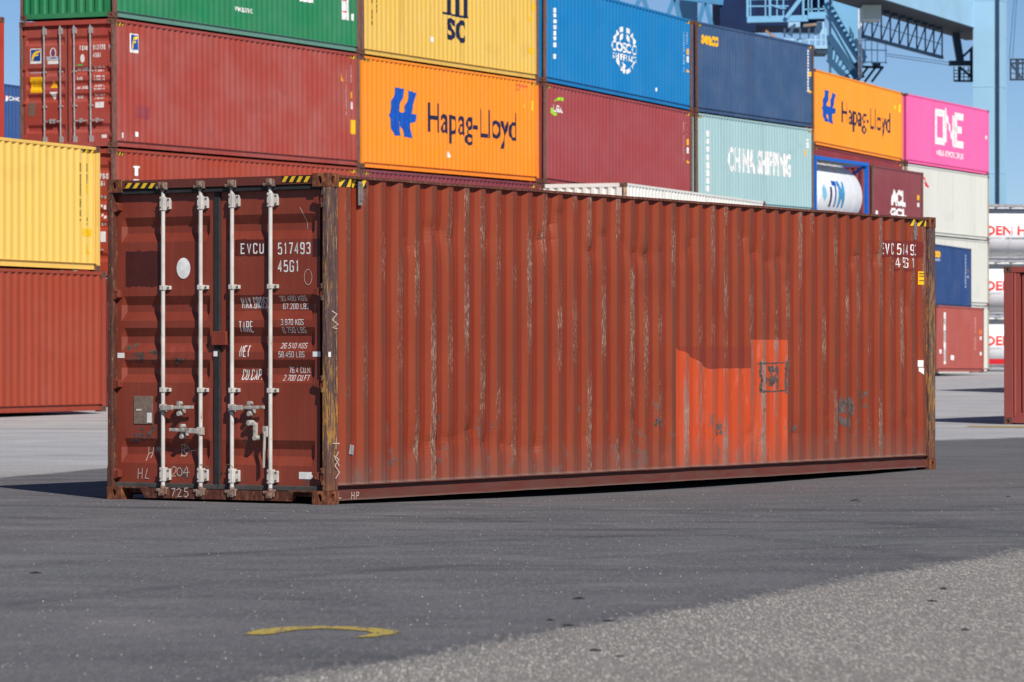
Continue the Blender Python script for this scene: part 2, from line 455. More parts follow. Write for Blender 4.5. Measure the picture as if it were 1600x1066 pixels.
def post_mat(name, zlo, zhi, base):
    m = NT(name); oc = m.coord(); z = m.sep(oc)[2]
    st = m.noise(m.scale(oc, 30, 30, 1.6), 1.6, 6, .72)
    pt = m.noise(m.scale(oc, 24, 24, 3), 1.5, 6, .75)
    fl = m.noise(m.scale(oc, 60, 60, 3.2), 1.5, 5, .75)
    c = m.mix(m.ramp(st, .35, .65), srgb(96, 74, 72), srgb(66, 48, 46))
    band = m.math('MULTIPLY', m.ramp(z, zlo - .25, zlo), m.ramp(z, zhi, zhi - .35))
    thr = m.math('SUBTRACT', base, m.math('MULTIPLY', band, .09))
    c = m.mix(m.ramp(m.math('SUBTRACT', pt, thr), 0, .04, 0, .9), c, srgb(164, 116, 54))
    c = m.mix(m.ramp(fl, .57, .62, 0, .85), c, srgb(172, 142, 102))
    c = m.mix(m.ramp(z, .55, .15, 0, .55), c, srgb(112, 62, 38))
    m.bump(st, .35, .01)
    return m.done(c, .75, 0, .3)
post_rust = post_mat("scraped_post", .6, 1.35, .57)
post_far = post_mat("scraped_far_post", .3, 2.4, .60)
cast_rust = rust_mat("rusty_casting", srgb(116, 66, 46), srgb(150, 92, 52), .35)
cast_bg = rust_mat("weathered_casting", srgb(116, 78, 66), srgb(130, 84, 60), .2)

# ------------------------------------------------------------------ shipping containers
W = 2.438
def plan(px, line):
    k = (px - 800) / F
    Y = line[1] / (line[0] - k)
    return Vector((k * Y, Y))

class Container:
    hz = .075
    def __init__(s, p0, p1, z0, z1, H, name="shipping_container"):
        """p0 near bottom corner of the visible long side, p1 its far corner (plan), z0/z1 base heights there"""
        p0 = Vector(p0); p1 = Vector(p1)
        d = p1 - p0; s.L = math.hypot(d.length, z1 - z0); s.H = H
        ang = math.atan2(d.y, d.x); tilt = -math.atan2(z1 - z0, d.length)
        s.o = empty(name, (p0.x, p0.y, z0), (0, tilt, ang))
        s.M = Matrix.Translation((p0.x, p0.y, z0)) @ Matrix.Rotation(ang, 4, 'Z') @ Matrix.Rotation(tilt, 4, 'Y')
        s.I = s.M.inverted()
        s.n = max(4, int(round((s.L - .34) / .278)))
        s.xs = .17; s.p = (s.L - .34) / s.n
        s.yin = .050; s.yout = .014
        s.grooves = []; s.leaf = .075; s.gd = .04
    def hit(s, px, py, axis, val):
        o = s.I @ Vector((0, 0, CAMZ)); d = s.I.to_3x3() @ ray(px, py)
        t = (val - o[axis]) / d[axis]
        return o + d * t
    def side(s, px, py):
        q = s.hit(px, py, 1, .02); return q.x, q.z
    def end(s, px, py, x=None):
        q = s.hit(px, py, 0, s.leaf if x is None else x); return W - q.y, q.z
    def prof(s, u, v=0):
        if u < s.xs or u > s.L - s.xs: return s.yout
        ph = ((u - s.xs) / s.p) % 1
        if ph < .25: return s.yin
        if ph < .5: return s.yin + (s.yout - s.yin) * (ph - .25) / .25
        if ph < .75: return s.yout
        return s.yout + (s.yin - s.yout) * (ph - .75) / .25
    def cuts(s):
        return [s.xs + s.p * (k + q) for k in range(s.n) for q in (0, .25, .5, .75)]
    def lay(s, name, vs, fs, mat, eps=.004):
        return decal(name, vs, fs, lambda u, v: (u, s.prof(u, v) - eps, v), s.cuts(), s.vcuts(), mat, s.o)
    def vcuts(s): return []
    def text(s, body, pl, pt, pb, pr, mat, name="lettering", eps=.004, bold=0.0, ptr=None):
        """body fitted to the side between sight lines pl..pr, rows pt..pb at its left end"""
        u0, v1 = s.side(pl, pt); _, v0 = s.side(pl, pb); u1, _ = s.side(pr, pt)
        vs, fs = text2d(body, 3, bold)
        return s.lay(name, [(u0 + x * (u1 - u0), v0 + y * (v1 - v0)) for x, y in vs], fs, mat, eps)
    def poly(s, name, pts, mat, eps=.004):
        vs = [s.side(*p) for p in pts]
        return s.lay(name, vs, [tuple(range(len(vs)))], mat, eps)
    def polys(s, name, plist, mat, eps=.004):
        if name in ("sticker", "overpaint"):
            for pts in plist: s.poly(name, pts, mat, eps)
            return
        return s.lay(name, *merge2d([([s.side(*p) for p in pts], [tuple(range(len(pts)))]) for pts in plist]), mat, eps)
    def marks(s, px, y0, y1, w, mat, n=9, seed=1, name="lettering"):
        """a column of small characters too blurred to read"""
        rr = random.Random(seed); it = []
        h = (y1 - y0) / n
        for i in range(n):
            if rr.random() < .12: continue
            ya = y0 + i * h; yb = ya + h * rr.uniform(.6, .85)
            a = w * rr.uniform(.7, 1.0)
            it.append([(px, ya), (px + a, ya + .12 * a), (px + a, yb + .12 * a), (px, yb)])
        return s.polys(name, it, mat)
    # --- door relief
    def gdepth(s, u, z):
        d = 0
        for zt, zb in s.grooves:
            h = zt - zb; a = h * .36
            if zb < z < zt:
                d = min(1, (zt - z) / a, (z - zb) / a)
        for a0, a1 in s.spans:
            if a0 < u < a1: return d * min(1, (u - a0) / .035, (a1 - u) / .035) * s.gd
        return 0
    def leaf_mesh(s, u0, u1, z0, z1):
        us = [u0, u1]; a0, a1 = u0 + .055, u1 - .055
        us += [a0, a0 + .035, a1 - .035, a1, (u0 + u1) / 2]
        zs = [z0, z1]
        for zt, zb in s.grooves:
            h = zt - zb; a = h * .36; zs += [zt, zt - a, zb + a, zb]
        us = sorted(us); zs = sorted(zs)
        mb = MB(); n = len(us)
        mb.add([(s.leaf + s.gdepth(u, z), W - u, z) for z in zs for u in us],
               [(j * n + i, j * n + i + 1, (j + 1) * n + i + 1, (j + 1) * n + i) for j in range(len(zs) - 1) for i in range(n - 1)])
        x1 = s.leaf + .06
        mb.add([(s.leaf, W - u0, z0), (s.leaf, W - u0, z1), (x1, W - u0, z1), (x1, W - u0, z0)], [(0, 1, 2, 3)])
        mb.add([(s.leaf, W - u1, z0), (s.leaf, W - u1, z1), (x1, W - u1, z1), (x1, W - u1, z0)], [(0, 1, 2, 3)])
        return mb
    def dcuts(s):
        c = []
        for zt, zb in s.grooves:
            a = (zt - zb) * .36; c += [zt, zt - a, zb + a, zb]
        return c
    def dlay(s, name, vs, fs, mat, parent=None, eps=.004):
        cu = []
        for a0, a1 in s.spans: cu += [a0, a0 + .035, a1 - .035, a1]
        return decal(name, vs, fs, lambda u, v: (s.leaf + s.gdepth(u, v) - eps, W - u, v), cu, s.dcuts(), mat, parent or s.o)
    def dtext(s, body, pl, pt, pr, pb, mat, parent=None, shear=0.0, bold=0.0):
        u0, v1 = s.end(pl, pt); u1, _ = s.end(pr, pt); _, v0 = s.end(pl, pb)
        vs, fs = text2d(body, 3, bold)
        return s.dlay("lettering", [(u0 + (x + shear * (y - .5)) * (u1 - u0), v0 + y * (v1 - v0)) for x, y in vs], fs, mat, parent)
    def dsten(s, body, pl, pt, pr, pb, mat, parent=None, wt=.15, gap=.42):
        u0, v1 = s.end(pl, pt); u1, _ = s.end(pr, pt); _, v0 = s.end(pl, pb)
        return s.dlay("lettering", *stencil(body, u0, u1, v0, v1, wt, gap), mat, parent)
    def drect(s, name, pl, pt, pr, pb, mat, parent=None, eps=.004):
        u0, v1 = s.end(pl, pt); u1, v0 = s.end(pr, pb)
        return s.dlay(name, *rect(u0, u1, v0, v1), mat, parent, eps)

# one mesh per kind of corner casting, shared by every container: oval holes with a real recess
_cast = {}
def casting_mesh(kx, ky, kz):
    key = (kx, ky, kz)
    if key in _cast: return _cast[key]
    CX, CY, CZ = .178, .162, .118
    mb = MB()
    def face(o, e1, e2, nrm, w, h, rw, rh):
        o = Vector(o); e1 = Vector(e1); e2 = Vector(e2); nrm = Vector(nrm)
        N = 16; outer = []; inner = []
        per = []
        for i in range(4): per.append((-w / 2 + w * i / 4, -h / 2))
        for i in range(4): per.append((w / 2, -h / 2 + h * i / 4))
        for i in range(4): per.append((w / 2 - w * i / 4, h / 2))
        for i in range(4): per.append((-w / 2, h / 2 - h * i / 4))
        vs = []
        for (a, b) in per: vs.append(o + e1 * a + e2 * b)
        for (a, b) in per:
            t = math.atan2(b / h, a / w); vs.append(o + e1 * rw * math.cos(t) + e2 * rh * math.sin(t))
        for (a, b) in per:
            t = math.atan2(b / h, a / w); vs.append(o + e1 * rw * math.cos(t) + e2 * rh * math.sin(t) - nrm * .05)
        fs = [(i, (i + 1) % N, N + (i + 1) % N, N + i) for i in range(N)]
        fs += [(N + i, N + (i + 1) % N, 2 * N + (i + 1) % N, 2 * N + i) for i in range(N)]
        fs.append(tuple(range(2 * N, 3 * N)))
        mb.add(vs, fs)
    # local box: outer faces at x=0 (end) and y=0 (side), growing inwards
    sx, sy = kx, ky
    face((0, sy * CY / 2, CZ / 2), (0, 1, 0), (0, 0, 1), (-sx, 0, 0), CY, CZ, .022, .036)
    face((sx * CX / 2, 0, CZ / 2), (1, 0, 0), (0, 0, 1), (0, -sy, 0), CX, CZ, .028, .038)
    top = CZ if kz else 0
    mb.add([(0, 0, 0), (sx * CX, 0, 0), (sx * CX, sy * CY, 0), (0, sy * CY, 0)], [(0, 1, 2, 3)])
    mb.add([(0, 0, CZ), (sx * CX, 0, CZ), (sx * CX, sy * CY, CZ), (0, sy * CY, CZ)], [(0, 1, 2, 3)])
    mb.add([(sx * CX, 0, 0), (sx * CX, sy * CY, 0), (sx * CX, sy * CY, CZ), (sx * CX, 0, CZ)], [(0, 1, 2, 3)])
    mb.add([(0, sy * CY, 0), (sx * CX, sy * CY, 0), (sx * CX, sy * CY, CZ), (0, sy * CY, CZ)], [(0, 1, 2, 3)])
    me = mb.mesh("corner_casting", False)
    _cast[key] = me
    return me
def castings(c, mat):
    for ix, (x, kx) in enumerate(((0, 1), (c.L, -1))):
        for (y, ky) in ((0, 1), (W, -1)):
            for (z, kz) in ((0, 0), (c.H - .118, 1)):
                me = casting_mesh(kx, ky, kz)
                o = bpy.data.objects.new("corner_casting", me)
                if not me.materials: me.materials.append(mat)
                o.location = (x, y, z); COL.objects.link(o); o.parent = c.o
                o.material_slots[0].link = 'OBJECT'; o.material_slots[0].material = mat

def corrugated_side(c, far=False, zlo=.165, zhi=None, rows=1, dent=None):
    zhi = zhi or c.H - .062
    us = [.10, c.xs] + [q for q in c.cuts()] + [c.L - c.xs, c.L - .10]
    us = sorted(set(round(u, 5) for u in us))
    zs = [zlo + (zhi - zlo) * j / rows for j in range(rows + 1)]
    mb = MB(); n = len(us)
    vs = []
    for z in zs:
        for u in us:
            y = c.prof(u, z)
            if far: y = W - y
            vs.append((u, y, z))
    mb.add(vs, [(j * n + i, j * n + i + 1, (j + 1) * n + i + 1, (j + 1) * n + i) for j in range(rows) for i in range(n - 1)])
    return mb
def corrugated_end(c, x_out=.012, x_in=.055, zlo=.13, zhi=None, far=False):
    zhi = zhi or c.H - .10
    mb = MB(); n = 9; p = (W - .30) / n; us = [.10, .15]; ds = [x_out, x_out]
    for k in range(n):
        for q, d in ((0.12, x_in), (.38, x_in), (.56, x_out), (.94, x_out)):
            us.append(.15 + p * (k + q)); ds.append(d)
    us.append(W - .10); ds.append(x_out)
    if far: ds = [c.L - d for d in ds]
    m = len(us)
    mb.add([(d, W - u, z) for z in (zlo, zhi) for u, d in zip(us, ds)], [(i, i + 1, m + i + 1, m + i) for i in range(m - 1)])
    return mb
def rails(c, mat, mrail=None, yw=.05):
    t = MB().box(.17, c.L - .17, .008, .07, c.H - .066, c.H - .006)
    t.build("top_rail", mat, c.o)
    t = MB().box(.17, c.L - .17, W - .07, W - .008, c.H - .066, c.H - .006)
    t.build("top_rail", mat, c.o)
    for far in (0, 1):
        b = MB()
        Y = (lambda y: W - y) if far else (lambda y: y)
        def bx(y0, y1, z0, z1): b.box(.17, c.L - .17, min(Y(y0), Y(y1)), max(Y(y0), Y(y1)), z0, z1)
        bx(.010, .056, .158, .166); bx(yw, .056, .034, .158); bx(.020, .056, .028, .034)
        b.build("bottom_rail", mrail or mat, c.o)
def posts(c, mat, dx=.12):
    H = c.H
    for x0, x1, sx in ((.004, dx, 1), (c.L - dx, c.L - .004, -1)):
        for y0, y1 in ((.004, .056), (W - .056, W - .004)):
            mb = MB().box(x0, x1, y0, y1, .118, H - .118)
            ya, yb = (.004, .026) if y0 < 1 else (W - .026, W - .004)
            if sx > 0: mb.box(x1, x1 + .045, ya + .006, yb - .002, .14, H - .13)
            else: mb.box(x0 - .045, x0, ya + .006, yb - .002, .14, H - .13)
            mb.build("corner_post", mat, c.o)

HAZ = True
def hazard(c, pxl, pxr, pt, pb, side=True):
    pass
def side_hazard(c, u0, u1):
    z1 = c.H - c.hz; z0 = z1 - .07
    it = []
    n = 4; w = (u1 - u0) / n
    c.lay("hazard_stripe", *rect(u0, u1, z0, z1), black, .003)
    for k in range(n):
        a = u0 + k * w
        it.append(([(a, z0), (a + w * .5, z0), (a + w * .95, z1), (a + w * .45, z1)], [(0, 1, 2, 3)]))
    c.lay("hazard_stripe", *merge2d(it), haz_y, .006)

def background_container(c, rgb, mname, rust=.3, end="wall", post=None, streak=.3, fade=.2, plainbox=False, haz=True, rail=None, rough=.5):
    m = paint(mname, rgb, rust, streak, rough, fade)
    frame = post or m
    corrugated_side(c).build("side_panel", m, c.o)
    corrugated_side(c, True).build("side_panel", m, c.o)
    MB().box(.02, c.L - .02, .07, W - .07, c.H - .05, c.H - .028).build("roof", m, c.o)
    MB().box(.13, c.L - .06, .06, W - .06, .06, .15).build("underframe", under, c.o)
    rails(c, m, rail or m)
    posts(c, frame)
    corrugated_end(c, far=True).build("end_wall", m, c.o)
    for x0_, x1_, m_ in ((c.L - .10, c.L - .006, frame), (.006, .10, m)):
        MB().box(x0_, x1_, .162, W - .162, c.H - .11, c.H - .008).build("end_header", m_, c.o)
        MB().box(x0_, x1_, .162, W - .162, .03, .14).build("end_sill", m_, c.o)
    if end == "wall": corrugated_end(c).build("end_wall", m, c.o)
    castings(c, cast_bg)
    if haz:
        side_hazard(c, .19, .55); side_hazard(c, c.L - .55, c.L - .19)
    if end == "door": simple_door(c, m)

def simple_door(c, m):
    H = c.H
    c.grooves = [(H * f + .1, H * f - .1) for f in (.84, .60, .495, .395, .155)]
    c.spans = [(.135, 1.145), (1.29, 2.30)]
    leaves = []
    for u0, u1 in ((.08, 1.20), (1.235, 2.36)):
        leaves.append(c.leaf_mesh(u0, u1, .145, H - .115).build("door", m, c.o))
    MB().box(.072, .10, W - 1.235, W - 1.20, .14, H - .11).build("door_gasket", rubber, c.o)
    for i, u in enumerate((.62, 1.04, 1.40, 1.82)):
        d = leaves[0 if i < 2 else 1]; y = W - u
        r = MB().tube((.035, y, .05), (.035, y, H - .03), .019, 10)
        for z in (.20, H * .33, H * .6, H - .24):
            big = z in (.20, H - .24)
            r.box(.018, .074, y - .055, y + .03, z - (.07 if big else .018), z + (.07 if big else .018))
        r.build("lock_rod", galv, d)
        zh = .62
        sg = 1 if i in (1,) else -1
        h = MB().box(.012, .034, min(y, y + sg * .34), max(y, y + sg * .34), zh - .014, zh + .014)
        h.box(.0, .074, y + sg * .17 - .02, y + sg * .17 + .02, zh - .05, zh + .05)
        h.build("lock_handle", galv, d)
    for d, u in ((leaves[0], .075), (leaves[1], 2.365)):
        for f in (.10, .37, .64, .91):
            MB().box(.03, .085, W - u - .05, W - u + .05, H * f - .05, H * f + .05).build("hinge", m, d)
    return leaves

# --- rows of the yard (plan lines X = a*Y - b)
ROW = (.4287, 44.44)
ROWD = Vector((.394, .919)).normalized()
GRP = "containers stacked across the yard"
T = 2.92
def column(px0, px1, zb0, zb1, line=ROW):
    return plan(px0, line), plan(px1, line), zb0, zb1
def make(colm, tier, H=2.896, z=None, name="shipping_container"):
    p0, p1, a, b = colm
    dz = tier * T if z is None else z
    return Container(p0, p1, a + dz, b + dz, H, name)
cA = column(178, 563.2, .165, .33)
cB = column(565.6, 842.5, .31, .45)
cC = column(851.2, 1082.3, .44, .34)
cD = column(1089, 1272.4, .34, .48)
cE = (Vector((473 / F * 140.1, 140.1)), Vector((610.5 / F * 152.9, 152.9)), .60, .61)
cF = (Vector((617 / F * 153.3, 153.3)), Vector((745.5 / F * 164.3, 164.3)), .61, .63)

RED = srgb(158, 64, 52); MAROON = srgb(126, 52, 62); ORANGE = srgb(242, 138, 24); YEL = srgb(218, 178, 82)
GREEN = srgb(28, 122, 76); BLUE = srgb(0, 116, 176); NAVY = srgb(50, 80, 118); TEAL = srgb(154, 186, 188)
PINK = srgb(240, 100, 162); CREAM = srgb(205, 205, 196)
wpost = rust_mat("worn_brown_post", srgb(132, 94, 84), srgb(140, 96, 70), .15)

def lab(c, label): tag(c.o, label, "container", GRP)

# column A
c = make(cA, 3); A4 = c
background_container(c, GREEN, "paint_green", .35, "wall", wpost, .45, .35, rail=paint("paint_green_dusty", srgb(96, 140, 124), .3, .3))
lab(c, "green container at the top left of the row, on the red one with white rods")
c.text("ww.as.net", 366, 8, 17, 396, white, bold=.012)
c.polys("lettering", [[(469, -9), (491, -5), (491, 5), (469, 2)]], white)
c.polys("label_plate", [[(533, -8), (545, -6), (545.5, 32), (533.5, 30)]], white)
c.polys("lettering", [[(536.5, -2), (543, -1), (543, 2), (536.5, 1)], [(536, 17), (543, 18), (542, 21), (537, 19)]], plain("lettering_red", srgb(196, 40, 44), .6), .007)
c.polys("lettering", [[(549, 21), (553, 22), (553, 33), (549.5, 31)]], white)

c = make(cA, 2); A3 = c
background_container(c, RED, "paint_faded_red", .25, "door", wpost, .4, .45)
lab(c, "faded red container with closed doors and four grey lock rods, under the green one")
BLU = plain("logo_blue", srgb(24, 72, 150), .5); LOGY = plain("logo_yellow", srgb(250, 205, 40), .5)
def logo_f(lay, P):
    """blue panel with a yellow F of two swooshes on a white card; P maps 0..1 to the surface"""
    lay("label_card", [P(-.08, -.22), P(1.08, -.22), P(1.08, 1.08), P(-.08, 1.08)], [(0, 1, 2, 3)], white, .004)
    lay("label_card", [P(0, 0), P(1, 0), P(1, 1), P(0, 1)], [(0, 1, 2, 3)], BLU, .007)
    sw = lambda pts: ([P(*p) for p in pts], [tuple(range(len(pts)))])
    lay("label_card", *merge2d([sw([(.06, .02), (.24, .04), (.30, .35), (.45, .60), (.92, .74), (.96, .93), (.55, .86), (.25, .68), (.12, .38)]),
                           sw([(.28, .30), (.45, .42), (.78, .47), (.80, .60), (.50, .56), (.32, .46)])]), LOGY, .010)
def P_end(c, l, t, r, b):
    u0, v1 = c.end(l, t); u1, v0 = c.end(r, b)
    return lambda x, y: (u0 + x * (u1 - u0), v0 + y * (v1 - v0))
def P_side(c, l, t, r, b):
    u0, v1 = c.side(l, t); u1, _ = c.side(r, t); _, v0 = c.side(l, b)
    return lambda x, y: (u0 + x * (u1 - u0), v0 + y * (v1 - v0))
logo_f(lambda n, v, f, m, e: c.dlay(n, v, f, m, None, e), P_end(c, 48.5, 78, 63.5, 95.5))
logo_f(lambda n, v, f, m, e: c.lay(n, v, f, m, e), P_side(c, 204.5, 54, 215, 77))
c.dsten("FCIU", 124.5, 71.5, 136.8, 79, white, wt=.2)
c.dsten("913728", 145.5, 70, 164.5, 78, white, wt=.2)
c.dtext("9", 170, 70, 173.5, 77.5, white)
c.dsten("45G1", 145.5, 82.5, 158, 90, white, wt=.2)
for k, (t_, n_) in enumerate((("MAX. GROSS", ("32.500 KG", "71.650 LB")), ("TARE", ("3.900 KG", "8.600 LB")), ("MAX. CARGO", ("28.600 KG", "63.050 LB")), ("CU. CAP.", ("76.4 CU.M", "2.700 CU.FT")))):
    y = 106 + 14.4 * k
    c.dsten(t_.replace("  ", " "), 120.5, y, 120.5 + (16.5 if k % 2 == 0 else 9), y + 5.2, white, wt=.24)
    c.dsten(n_[0], 147, y - 2.5, 163.5, y + .8, white, wt=.26); c.dsten(n_[1], 147, y + 2.8, 163.5, y + 6, white, wt=.26)
u, v = c.end(129, 91.5); c.dlay("sticker", *blob(u, v, .055, .095, 24, 0, 1), white)
c.drect("sticker", 149, 159.5, 162.5, 168, white); c.drect("sticker", 159, 210.5, 166.8, 215.5, white)
c.drect("sticker", 47.5, 121, 66.5, 145, sticker_y); c.drect("data_plate", 45, 161, 55.5, 181, plain("plate_bronze", srgb(110, 92, 80), .5))
c.dtext("CAUTION", 49, 124, 65, 128, black, bold=.01); c.dtext("9'6\" HIGH", 51, 132, 63, 137, black)
tri = lambda pts: [c.end(*p) for p in pts]
c.dlay("sticker", tri([(78, 137.5), (89.5, 137), (84, 126)]), [(0, 1, 2)], sticker_y)
c.dlay("sticker", tri([(77.5, 144), (90, 143.5), (84.5, 156.5)]), [(0, 1, 2)], white)
c.drect("sticker", 121, 100.5, 129.5, 103, plain("sticker_green", srgb(90, 170, 90), .5))
u, v = c.end(83, 83); c.dlay("logo", *merge2d([ribbon([(u + .07 * math.cos(t / 3), v + .11 * math.sin(t / 3)) for t in range(20)], .022)]), white)
c.dlay("logo", *blob(u, v - .0, .022, .06, 12, 0, 2), BLU)
c.drect("label_card", 73, 89, 93, 94, white, None, .004); c.dtext("CONSENT", 73.5, 89.6, 92.5, 93.4, BLU, bold=.02).location.x = -.004
c.drect("lettering", 74.5, 95.5, 92, 100, white); c.dtext("www.florens", 45.5, 112, 64.5, 115.5, white)
c.marks(540, 100, 181, 2.2, white, 26, 3); c.marks(548.4, 102, 130, 2.2, white, 9, 4)
c.polys("sticker", [[(532, 115), (534, 116), (537.5, 127), (532.5, 126.5)], [(547.5, 143), (551.5, 143.5), (551.5, 154), (547.5, 153.5)], [(547, 187), (555, 188), (555, 210), (547, 209)]], sticker_y)
c.polys("sticker", [[(547.5, 159), (552, 159.5), (552, 171), (547.5, 170)], [(192, 207), (194.5, 207.4), (194.5, 216), (192, 215.6)], [(213, 206), (215.5, 206.4), (215.5, 214), (213, 213.6)]], white)
c.polys("paint_patch", [[(214, 164), (234, 168), (233, 187), (213, 183)]], paint("paint_touch_up", srgb(140, 48, 56), .1))

c = make(cA, 1); A2 = c
background_container(c, srgb(158, 60, 38), "paint_brick_red", .3, "door", wpost, .4, .3)
lab(c, "brick red container showing a white letter T, right above the big container's left end")
c.text("T", 207.5, 259, 274.5, 220, white, bold=.03)
c.text("E", 208, 280, 296, 219, white, bold=.03)
c.dsten("2768 0", 150, 271.5, 178, 280, white, wt=.2); c.dsten("45G1", 150, 283, 164, 291, white, wt=.2)
for k in range(4):
    c.drect("sticker", 157.6, 305.5 + k * 14.3, 160.6, 309.5 + k * 14.3, white); c.drect("sticker", 162.2, 306 + k * 14.3, 166, 313.5 + k * 14.3, white)
c.drect("sticker", 157, 362, 165.5, 378, white)
c = make(cA, 0)
background_container(c, srgb(120, 48, 46), "paint_brown", .3); lab(c, "brown container at the foot of the stack below the white letter T")

# column B
c = make(cB, 3)
background_container(c, YEL, "paint_mustard", .35, "wall", wpost, .35, .3)
lab(c, "mustard yellow container with big dark SC lettering above the orange one")
c.polys("lettering", [[(698, -30), (704, -29), (704, 22), (698, 21)], [(711, -30), (717.5, -29), (717.5, 25), (711, 24)], [(724, -30), (730, -29), (730, 27), (724, 26)],
    [(691, 18), (707, 21), (708, 25), (691, 21.5)], [(707, 22), (720.5, 24.5), (720.5, 28), (707, 25)], [(720.5, 24), (733, 26.5), (731, 29), (720.5, 28)]], navy_ink)
c.text("S", 698, 27, 62, 711, navy_ink, bold=.045); c.text("C", 713, 30, 66, 728, navy_ink, bold=.045)
c.marks(580, -10, 50, 3, black, 7, 5); c.marks(587.5, -8, 22, 1.5, black, 4, 6)
c.polys("sticker", [[(673, 57), (677, 58), (677, 66), (673, 65.5)]], white)
c.polys("sticker", [[(832, 7), (836, 8), (836, 17), (832, 16)], [(828, 24), (832, 31), (832, 34), (827, 33)], [(827, 74), (834, 75), (834, 85), (827, 84)]], sticker_y)
HL_BLUE = plain("logo_royal_blue", srgb(0, 78, 172), .5)
def hapag(c, P, rgbtxt, l, t, b, r):
    sh = [[(.26, 1.0), (.56, .99), (.50, .78), (.40, .60), (.36, .535), (.50, .50), (.62, .53), (.60, .62), (.70, .80), (.74, .97), (1.0, .94), (.95, .74), (.86, .60), (.82, .50), (1.0, .50), (.98, .34), (.80, .31), (.80, .20), (.84, .0),
           (.56, .02), (.50, .16), (.40, .28), (.36, .34), (.38, .22), (.47, .03), (.20, .02), (.10, .20), (.08, .32), (.0, .42), (.12, .56), (.12, .70), (.20, .84)]]
    c.lay("logo", *merge2d([([P(*p) for p in s_], [tuple(range(len(s_)))]) for s_ in sh]), HL_BLUE)
    c.text("Hapag-Lloyd", l, t, b, r, rgbtxt, bold=.006)
c = make(cB, 2); B3 = c
background_container(c, ORANGE, "paint_orange", .05, "wall", None, .12, .15)
lab(c, "bright orange container with a blue flag logo, under the mustard yellow one")
hapag(c, P_side(c, 607, 135, 650, 212.5), navy_ink, 669, 160, 221, 807)
c.polys("sticker", [[(698, 238), (702, 236), (704, 246), (698, 246)]], white)
c.polys("sticker", [[(817.5, 158), (821, 164), (821, 168), (818, 168)], [(830, 157), (833.5, 157.6), (833.5, 173), (830, 172)]], LOGY)
c.polys("lettering", [[(806, 130), (825, 134), (825, 138), (806, 135)], [(807, 138), (813, 139), (813, 142), (807, 141)]], plain("faded_print", srgb(214, 104, 50), .6))
c = make(cB, 1); background_container(c, MAROON, "paint_maroon", .15, "wall", None, .3, .3); lab(c, "maroon container showing only a strip, under the orange one beside the mustard stack")
c = make(cB, 0); background_container(c, RED, "paint_faded_red", .25); lab(c, "faded red container at the foot of the stack below the maroon strip")

# column C
c = make(cC, 3)
background_container(c, BLUE, "paint_bright_blue", .08, "wall", wpost, .15, .12)
lab(c, "bright blue container with a white globe logo, on a dark red one")
c.text("COSCO", 955.5, 62, 78, 996, white, bold=.025)
c.text("SHIPPING", 957, 81, 90.5, 994.5, white, bold=.012)
P = P_side(c, 958, 41, 994, 108)
def dash(a, b, w): return ribbon([P(*a), P(*b)], w)
gl = [dash((.06, .70), (.22, .90), .15), dash((.26, .94), (.46, 1.0), .15), dash((.55, 1.0), (.76, .95), .15), dash((.80, .91), (.96, .72), .15), dash((.28, .70), (.42, .86), .14), dash((.60, .86), (.74, .70), .14),
      dash((.18, .26), (.30, .10), .13), dash((.36, .06), (.52, .0), .13), dash((.60, .0), (.78, .08), .13), dash((.82, .12), (.92, .27), .13), dash((.40, .22), (.52, .10), .13)]
c.lay("logo", *merge2d(gl), white)
c.marks(864, 12, 93, 6, white, 9, 8)
c.marks(1068.5, 50, 113, 1.8, white, 16, 9); c.marks(1073.5, 50, 70, 1.6, white, 6, 10)
c.polys("sticker", [[(1073, 76), (1076, 76.6), (1076, 86), (1073, 85.4)], [(1073, 105), (1077, 113), (1073, 113)]], sticker_y)
c.polys("sticker", [[(1073.5, 88), (1076, 88.6), (1076, 98), (1073.5, 97)], [(1024.5, 137), (1027, 137.6), (1027, 143), (1024.5, 142.4)]], white)
c = make(cC, 2)
background_container(c, srgb(150, 62, 64), "paint_wine_red", .1, "wall", wpost, .25, .25)
lab(c, "dark red container with a small green swoosh mark, under the bright blue one")
c.text("LGA", 865, 163, 174.5, 879.5, white, bold=.04)
GRN = plain("logo_lime", srgb(150, 205, 40), .5)
c.polys("logo", [[(866, 158), (871, 153), (877, 151.5), (880, 153), (880, 158), (874, 157)], [(861.5, 168.5), (863.5, 169), (866, 175), (872, 178.5), (869, 181), (864, 180.5), (861.3, 176)]], GRN)
c.marks(1067.5, 191, 256, 2, white, 16, 11); c.marks(1073, 191, 212, 1.6, white, 6, 12)
c.polys("sticker", [[(1073, 217), (1076, 217.6), (1076, 227), (1073, 226.4)], [(1073, 247), (1077, 255), (1073, 255)]], sticker_y)
c.polys("sticker", [[(1073, 230), (1076, 230.6), (1076, 240), (1073, 239.4)]], white)
c = make(cC, 1); background_container(c, srgb(190, 42, 38), "paint_signal_red", .1); lab(c, "signal red container mostly hidden behind the rust stained white container")
c = make(cC, 0); background_container(c, MAROON, "paint_maroon", .15); lab(c, "maroon container at the foot of the stack under the signal red one")

